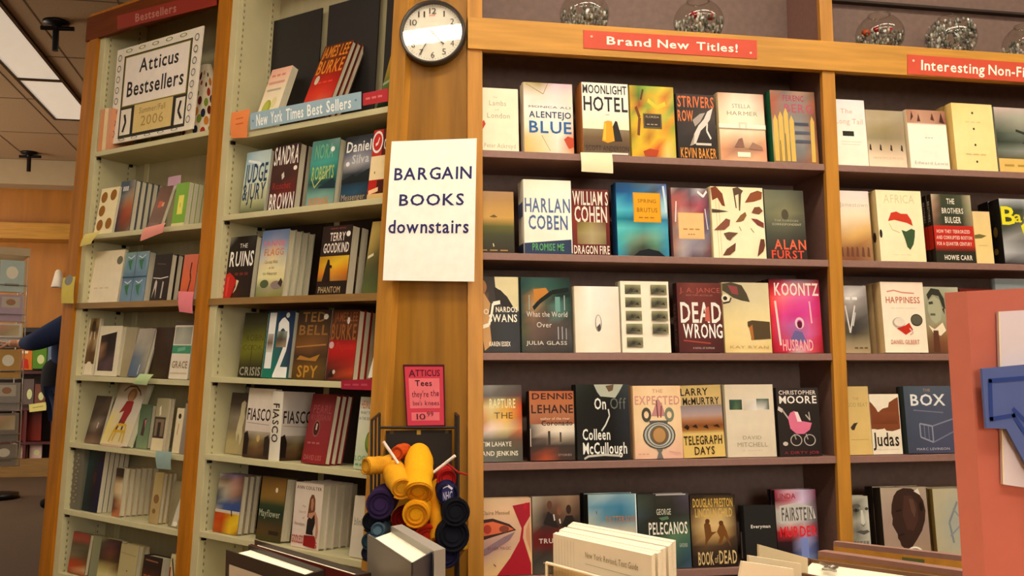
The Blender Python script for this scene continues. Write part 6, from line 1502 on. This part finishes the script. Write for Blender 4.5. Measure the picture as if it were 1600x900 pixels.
for path in ([(1547, 595), (1660, 586), (1676, 740)], [(1547, 595), (1549, 655), (1584, 649), (1610, 690), (1670, 800)], [(1584, 640), (1612, 668), (1680, 770)]):
    for a, b in zip(path, path[1:]):
        a, b = H_(*a, yy), H_(*b, yy)
        d = (b - a).normalized(); n_ = Vector((-d.z, 0, d.x)) * .0026
        m.poly([a + n_ - d * .002, b + n_ + d * .002, b - n_ + d * .002, a - n_ - d * .002], '243c84')
m.build('letter_cutout', 'matte', pb_)


# ------------------------------------------------------------------ the back of the shop, far left
YW = 8.75
mg = lambda px, py, y=YW: FW.hit(px, py, y)
x0, x1 = mg(-30, 600).x, mg(150, 600).x
zt = mg(50, 512).z
sh = thing('magazine_case', 'low black and dark red magazine case against the far wood wall', 'magazine case', T4((x0 + x1) / 2, YW, 0))
ox = (x0 + x1) / 2
m = MB(); m.box(x0 - ox, x1 - ox, .2, .24, 0, zt); m.build('back_panel', 'dark', sh)
m = MB(); m.box(x0 - ox, x1 - ox, -.02, .24, zt - .05, zt); m.build('top', 'black', sh)
for py in (580, 637, 690):
    z = mg(50, py).z
    m = MB(); m.box(x0 - ox, x1 - ox, -.06, .2, z - .03, z); m.build('shelf', mat('dark_red_shelf', .5, col='4c1418'), sh)
m = MB(); m.box(x0 - ox, x1 - ox, -.04, .2, .0, mg(50, 716).z); m.build('base', 'brownsh', sh)
for px in (26, 44, 86):
    x = mg(px, 600).x - ox
    m = MB(); m.box(x - .015, x + .015, -.05, .2, mg(50, 716).z, mg(50, 640).z); m.build('divider', mat('dark_red_divider', .5, col='5c1a1c'), sh)
cols = [((26, 52, 546, 578, 'd8782c'), 'orange magazine in the far case, under the reaching arm'), ((50, 74, 540, 576, '5c8c2c'), 'green magazine in the far case, under the reaching arm'),
        ((74, 90, 540, 574, '6c8098'), 'blue-grey magazine in the far case beside the green one'), ((36, 54, 592, 632, '6c5c58'), 'grey magazine on the middle shelf of the far case'),
        ((54, 72, 600, 632, '7c4c40'), 'brown magazine on the middle shelf of the far case'), ((28, 43, 695, 716, 'd0b8ac'), 'pale paper pile low in the far case, left of its divider'),
        ((46, 66, 694, 716, 'd8b8b0'), 'pale paper pile low in the far case, right of its divider'), ((28, 66, 642, 689, '6c1c18'), 'dark red box panel on the lower shelf of the far case')]
for (a, b, c, d, col), lab in cols:
    p, q = mg(a, d, YW + .02), mg(b, c, YW + .02)
    m = MB(); w, h = q.x - p.x, q.z - p.z
    m.box(0, w, 0, .03, 0, h, col)
    m.art('g 0 0 1 1 3c2020,4c2420|8c2c20,802a20' if 'box' in lab else 'r .1 .08 .7 .2 f0e0c0;p c83018 .2 .9 .4 .4 .7 .5 .8 .95' if 'orange' in lab else 'e .6 .6 .25 .2 d8dca0', lambda u, v, l: (u * w, -l * 6, h * (1 - v)))
    tag(m.build('magazine' if 'mag' in lab else ('paper_pile' if 'pile' in lab else 'box'), 'gloss', matrix=T4(p.x, YW + .01, p.z)), lab, 'magazine' if 'mag' in lab else ('paper' if 'pile' in lab else 'box'), 'goods in the far magazine case')
sheet('paper_label', 'pale yellow label on the far magazine case shelf', 'label', FW, YW - .07, [(45, 632), (73, 628), (72, 641), (46, 644)], 'e4d880', 'l .04 8c8450 .2 .5 .8 .45')
# white wall lamp
p = FW.hit(91, 438, Y1 - .1)
t = thing('wall_lamp', 'small white lamp shade on the far wall beside the left upright', 'wall lamp', T4(p.x, Y1 - .1, p.z))
m = MB(); m.lathe([(.02, .12), (.035, .10), (.075, -.08), (.07, -.08)], 20, 'f0e6d4'); m.build('lamp_shade', 'matte', t)
m = MB(); m.box(-.02, .02, .03, .1, -.02, .02); m.build('bracket', 'metal', t)

# spinner rack of cards
YS = 6.3
c = FW.hit(-14, 560, YS)
t = thing('spinner_rack', 'wire spinner rack of cards at the left edge', 'rack', T4(c.x, YS, 0) @ RZ(24))
k = (YS + 3.2) / F
zz = lambda py: FW.hit(15, py, YS - .2).z
m = MB(); m.tube([(0, 0, .05), (0, 0, zz(392))], .025); m.build('pole', 'steel', t)
m = MB(); m.lathe([(0, .05), (.27, .045), (.28, .0), (0, .0)], 24); m.build('base', 'metal', t)
m = MB(); m.box(-.24, .24, -.24, .24, zz(398), zz(386)); m.build('top', 'wall', t)
S_ = .21
rows = [(405, 455), (459, 501), (504, 538), (545, 590), (597, 641), (645, 690), (694, 728)]
pal = [['e8d8b0', 'b8c8c0', 'c8b898'], ['c8c07c', 'b8a0b0', 'd0c0a8'], ['ecc0a0', 'd8d4cc', 'e0c890'], ['8c3c78', 'c89850', 'b8a890'], ['d8cca8', '9c948c', 'b0a48c'], ['a87048', '8c8478', 'a09078'], ['7c6c5c', '948878', 'b0a484']]
words_ = ['topmost', 'second', 'third', 'fourth', 'fifth', 'sixth', 'lowest']
nm = {0: 'left', 1: 'middle', 2: 'side'}
m = MB()
for i, (a, b) in enumerate(rows):
    z0, z1 = zz(b), zz(a)
    for s1, s2 in (((-S_, -S_), (S_, -S_)), ((S_, -S_), (S_, S_)), ((S_, S_), (-S_, S_)), ((-S_, S_), (-S_, -S_))):
        for z in (z0 - .006, z0 + .06):
            m.tube([(s1[0] * 1.08, s1[1] * 1.08, z), (s2[0] * 1.08, s2[1] * 1.08, z)], .004, n=6)
for sx in (-1, 1):
    for sy in (-1, 1):
        m.tube([(sx * S_ * 1.08, sy * S_ * 1.08, zz(730)), (sx * S_ * 1.08, sy * S_ * 1.08, zz(400))], .005, n=6)
m.build('wire_pockets', 'steel', t)
tm = t.matrix_world.copy()
for i, (a, b) in enumerate(rows):
    z0, z1 = zz(b), zz(a)
    for j in range(3):
        m = MB()
        col = pal[i][j]
        w = .19
        m.box(-w / 2, w / 2, -.006, .006, 0, z1 - z0 - .004, col)
        m.art(['g .1 .1 .9 .6 d8a088,c8b080|b09878,d8c8a0', 'e .5 .4 .25 .2 f0e8d0;r .2 .75 .8 .82 7c6c5c', 'r .12 .1 .88 .5 c8bca8;e .5 .3 .2 .12 a87c5c'][(i + j) % 3], lambda u, v, l: ((u - .5) * w, -.006 - l * 4, (z1 - z0) * (1 - v)))
        loc = tm @ (T4(-.105 + .21 * j, -S_, z0) if j < 2 else T4(S_, -.1, z0) @ RZ(90))
        tag(m.build('greeting_card', 'matte', matrix=loc), f'{nm[j]} card in the {words_[i]} tier of the spinner rack', 'greeting card', 'cards in the spinner rack')

# ------------------------------------------------------------------ the person reaching to the rack, mostly hidden by the left case
YPn = 5.75
f0 = FW.hitz(72, 793, 0.0)
YPn = f0.y
hand = FW.hit(8, 536, YPn - .15)
sh_ = FW.hit(104, 503, YPn)
bx = FW.hit(112, 560, YPn).x


def skin(name, verts, edges, radii, material, parent, sub=2):
    me = bpy.data.meshes.new(name)
    me.from_pydata(verts, edges, [])
    o = bpy.data.objects.new(name, me); COL.objects.link(o); o.parent = parent
    md = o.modifiers.new('skin', 'SKIN')
    md.use_smooth_shade = True
    for i, r in enumerate(radii):
        v = me.skin_vertices[0].data[i]
        v.radius = (r, r) if not isinstance(r, tuple) else r
        v.use_root = i == 0
    s_ = o.modifiers.new('sub', 'SUBSURF'); s_.levels = sub; s_.render_levels = sub
    me.materials.append(MT[material] if isinstance(material, str) else material)
    return o


pr_ = thing('person', 'person in a navy sweater reaching an arm towards the spinner rack', 'person', T4(bx, YPn, 0))
L = lambda x, y, z: Vector((x, y, z))
zs = sh_.z - .02
hd = Vector((hand.x - bx, hand.y - YPn, hand.z))
el = L((hd.x) * .48 + .0, -.26, zs - .16)
# body in one surface: head, neck, trunk, far arm, legs, near arm with hand
V_ = [L(.02, 0, .88), L(.02, 0, 1.02), L(.0, 0, 1.2), L(-.01, 0, zs - .02), L(.02, 0, zs + .10), L(.04, -.01, zs + .17), L(.045, -.01, zs + .28),
      L(.0, -.17, zs - .03), el, hd + L(.10, .02, -.005), hd + L(.02, 0, 0),
      L(.02, .18, zs - .04), L(.06, .22, zs - .32), L(.02, .2, zs - .56), L(.0, .19, zs - .66),
      L(.0, -.1, .84), L(-.01, -.11, .47), L(.02, -.11, .09), L(-.14, -.12, .04),
      L(.04, .1, .84), L(.06, .1, .47), L(.10, .1, .09), L(-.05, .11, .04)]
E_ = [(0, 1), (1, 2), (2, 3), (3, 4), (4, 5), (5, 6), (3, 7), (7, 8), (8, 9), (9, 10), (3, 11), (11, 12), (12, 13), (13, 14), (0, 15), (15, 16), (16, 17), (17, 18), (0, 19), (19, 20), (20, 21), (21, 22)]
R__ = [(.15, .12), (.14, .11), (.16, .12), (.15, .1), .055, .085, .07, .07, .05, .033, .03, .07, .05, .036, .03, .09, .065, .045, .035, .09, .065, .045, .035]
skin('body', V_, E_, R__, 'skin', pr_)
# fingers of the reaching hand
for k, (dy, ln) in enumerate(((-.03, .075), (-.01, .085), (.012, .08), (.032, .062))):
    b = hd + L(-.0, dy, .0)
    skin('finger', [b, b + L(-ln * .55, 0, .012), b + L(-ln, 0, -.006)], [(0, 1), (1, 2)], [.010, .009, .0075], 'skin', pr_, 1)
b = hd + L(.03, -.03, -.005)
skin('thumb', [b, b + L(-.03, -.02, -.028), b + L(-.062, -.015, -.034)], [(0, 1), (1, 2)], [.012, .0105, .008], 'skin', pr_, 1)
# clothes
sw = lambda r: tuple(q + .014 for q in r) if isinstance(r, tuple) else r + .014
skin('sweater', [V_[1], V_[2], V_[3], V_[7], V_[8], V_[9] + L(.02, 0, 0), V_[11], V_[12], V_[13]], [(0, 1), (1, 2), (2, 3), (3, 4), (4, 5), (2, 6), (6, 7), (7, 8)],
     [(.185, .165), (.2, .175), (.19, .165), .115, .078, .05, .115, .08, .054], 'denim', pr_)
skin('waistcoat', [V_[0] + L(-.05, 0, -.06), V_[1] + L(-.05, -.02, 0), V_[2] + L(-.03, 0, .02)], [(0, 1), (1, 2)], [(.21, .185), (.21, .185), (.205, .18)], 'blackcloth', pr_)
skin('trousers', [V_[0], V_[15], V_[16], V_[17] + L(0, 0, .02), V_[19], V_[20], V_[21] + L(0, 0, .02)], [(0, 1), (1, 2), (2, 3), (0, 4), (4, 5), (5, 6)], [.15, .115, .085, .07, .115, .085, .07], 'denim', pr_)
for a, b in ((17, 18), (21, 22)):
    skin('shoe', [V_[a] + L(.04, 0, -.045), V_[a] + L(-.06, 0, -.045), V_[b] + L(-.03, 0, .005)], [(0, 1), (1, 2)], [.045, .045, .04], 'blackcloth', pr_)
H0 = V_[5] + L(.0, 0, .06)                     # head: skull, hair set back, a face towards the rack (-x)
m = MB(); m.ball(H0, .1, 'c48d6c', n=20, sq=(1.0, .82, 1.2)); m.ball(H0 + L(-.1, 0, -.012), .017, 'bc8464', n=8, sq=(1, .8, 1.4))
for sy in (-1, 1):
    m.ball(H0 + L(-.086, sy * .034, .012), .012, 'f0ece4', n=8); m.ball(H0 + L(-.095, sy * .034, .012), .006, '2c1c14', n=8)
    m.ball(H0 + L(.0, sy * .083, -.005), .024, 'bc8464', n=8, sq=(.8, .4, 1.3))
m.ball(H0 + L(-.088, 0, -.055), .02, '9c4c44', n=8, sq=(.6, 1.2, .35)); m.build('head', 'cloth', pr_)
m = MB(); m.ball(H0 + L(.028, 0, .025), .104, '2c1c14', n=20, sq=(1.0, .9, 1.15)); m.ball(H0 + L(.07, 0, -.07), .06, '2c1c14', n=14, sq=(.8, 1.1, 1.3)); m.build('hair', 'cloth', pr_)
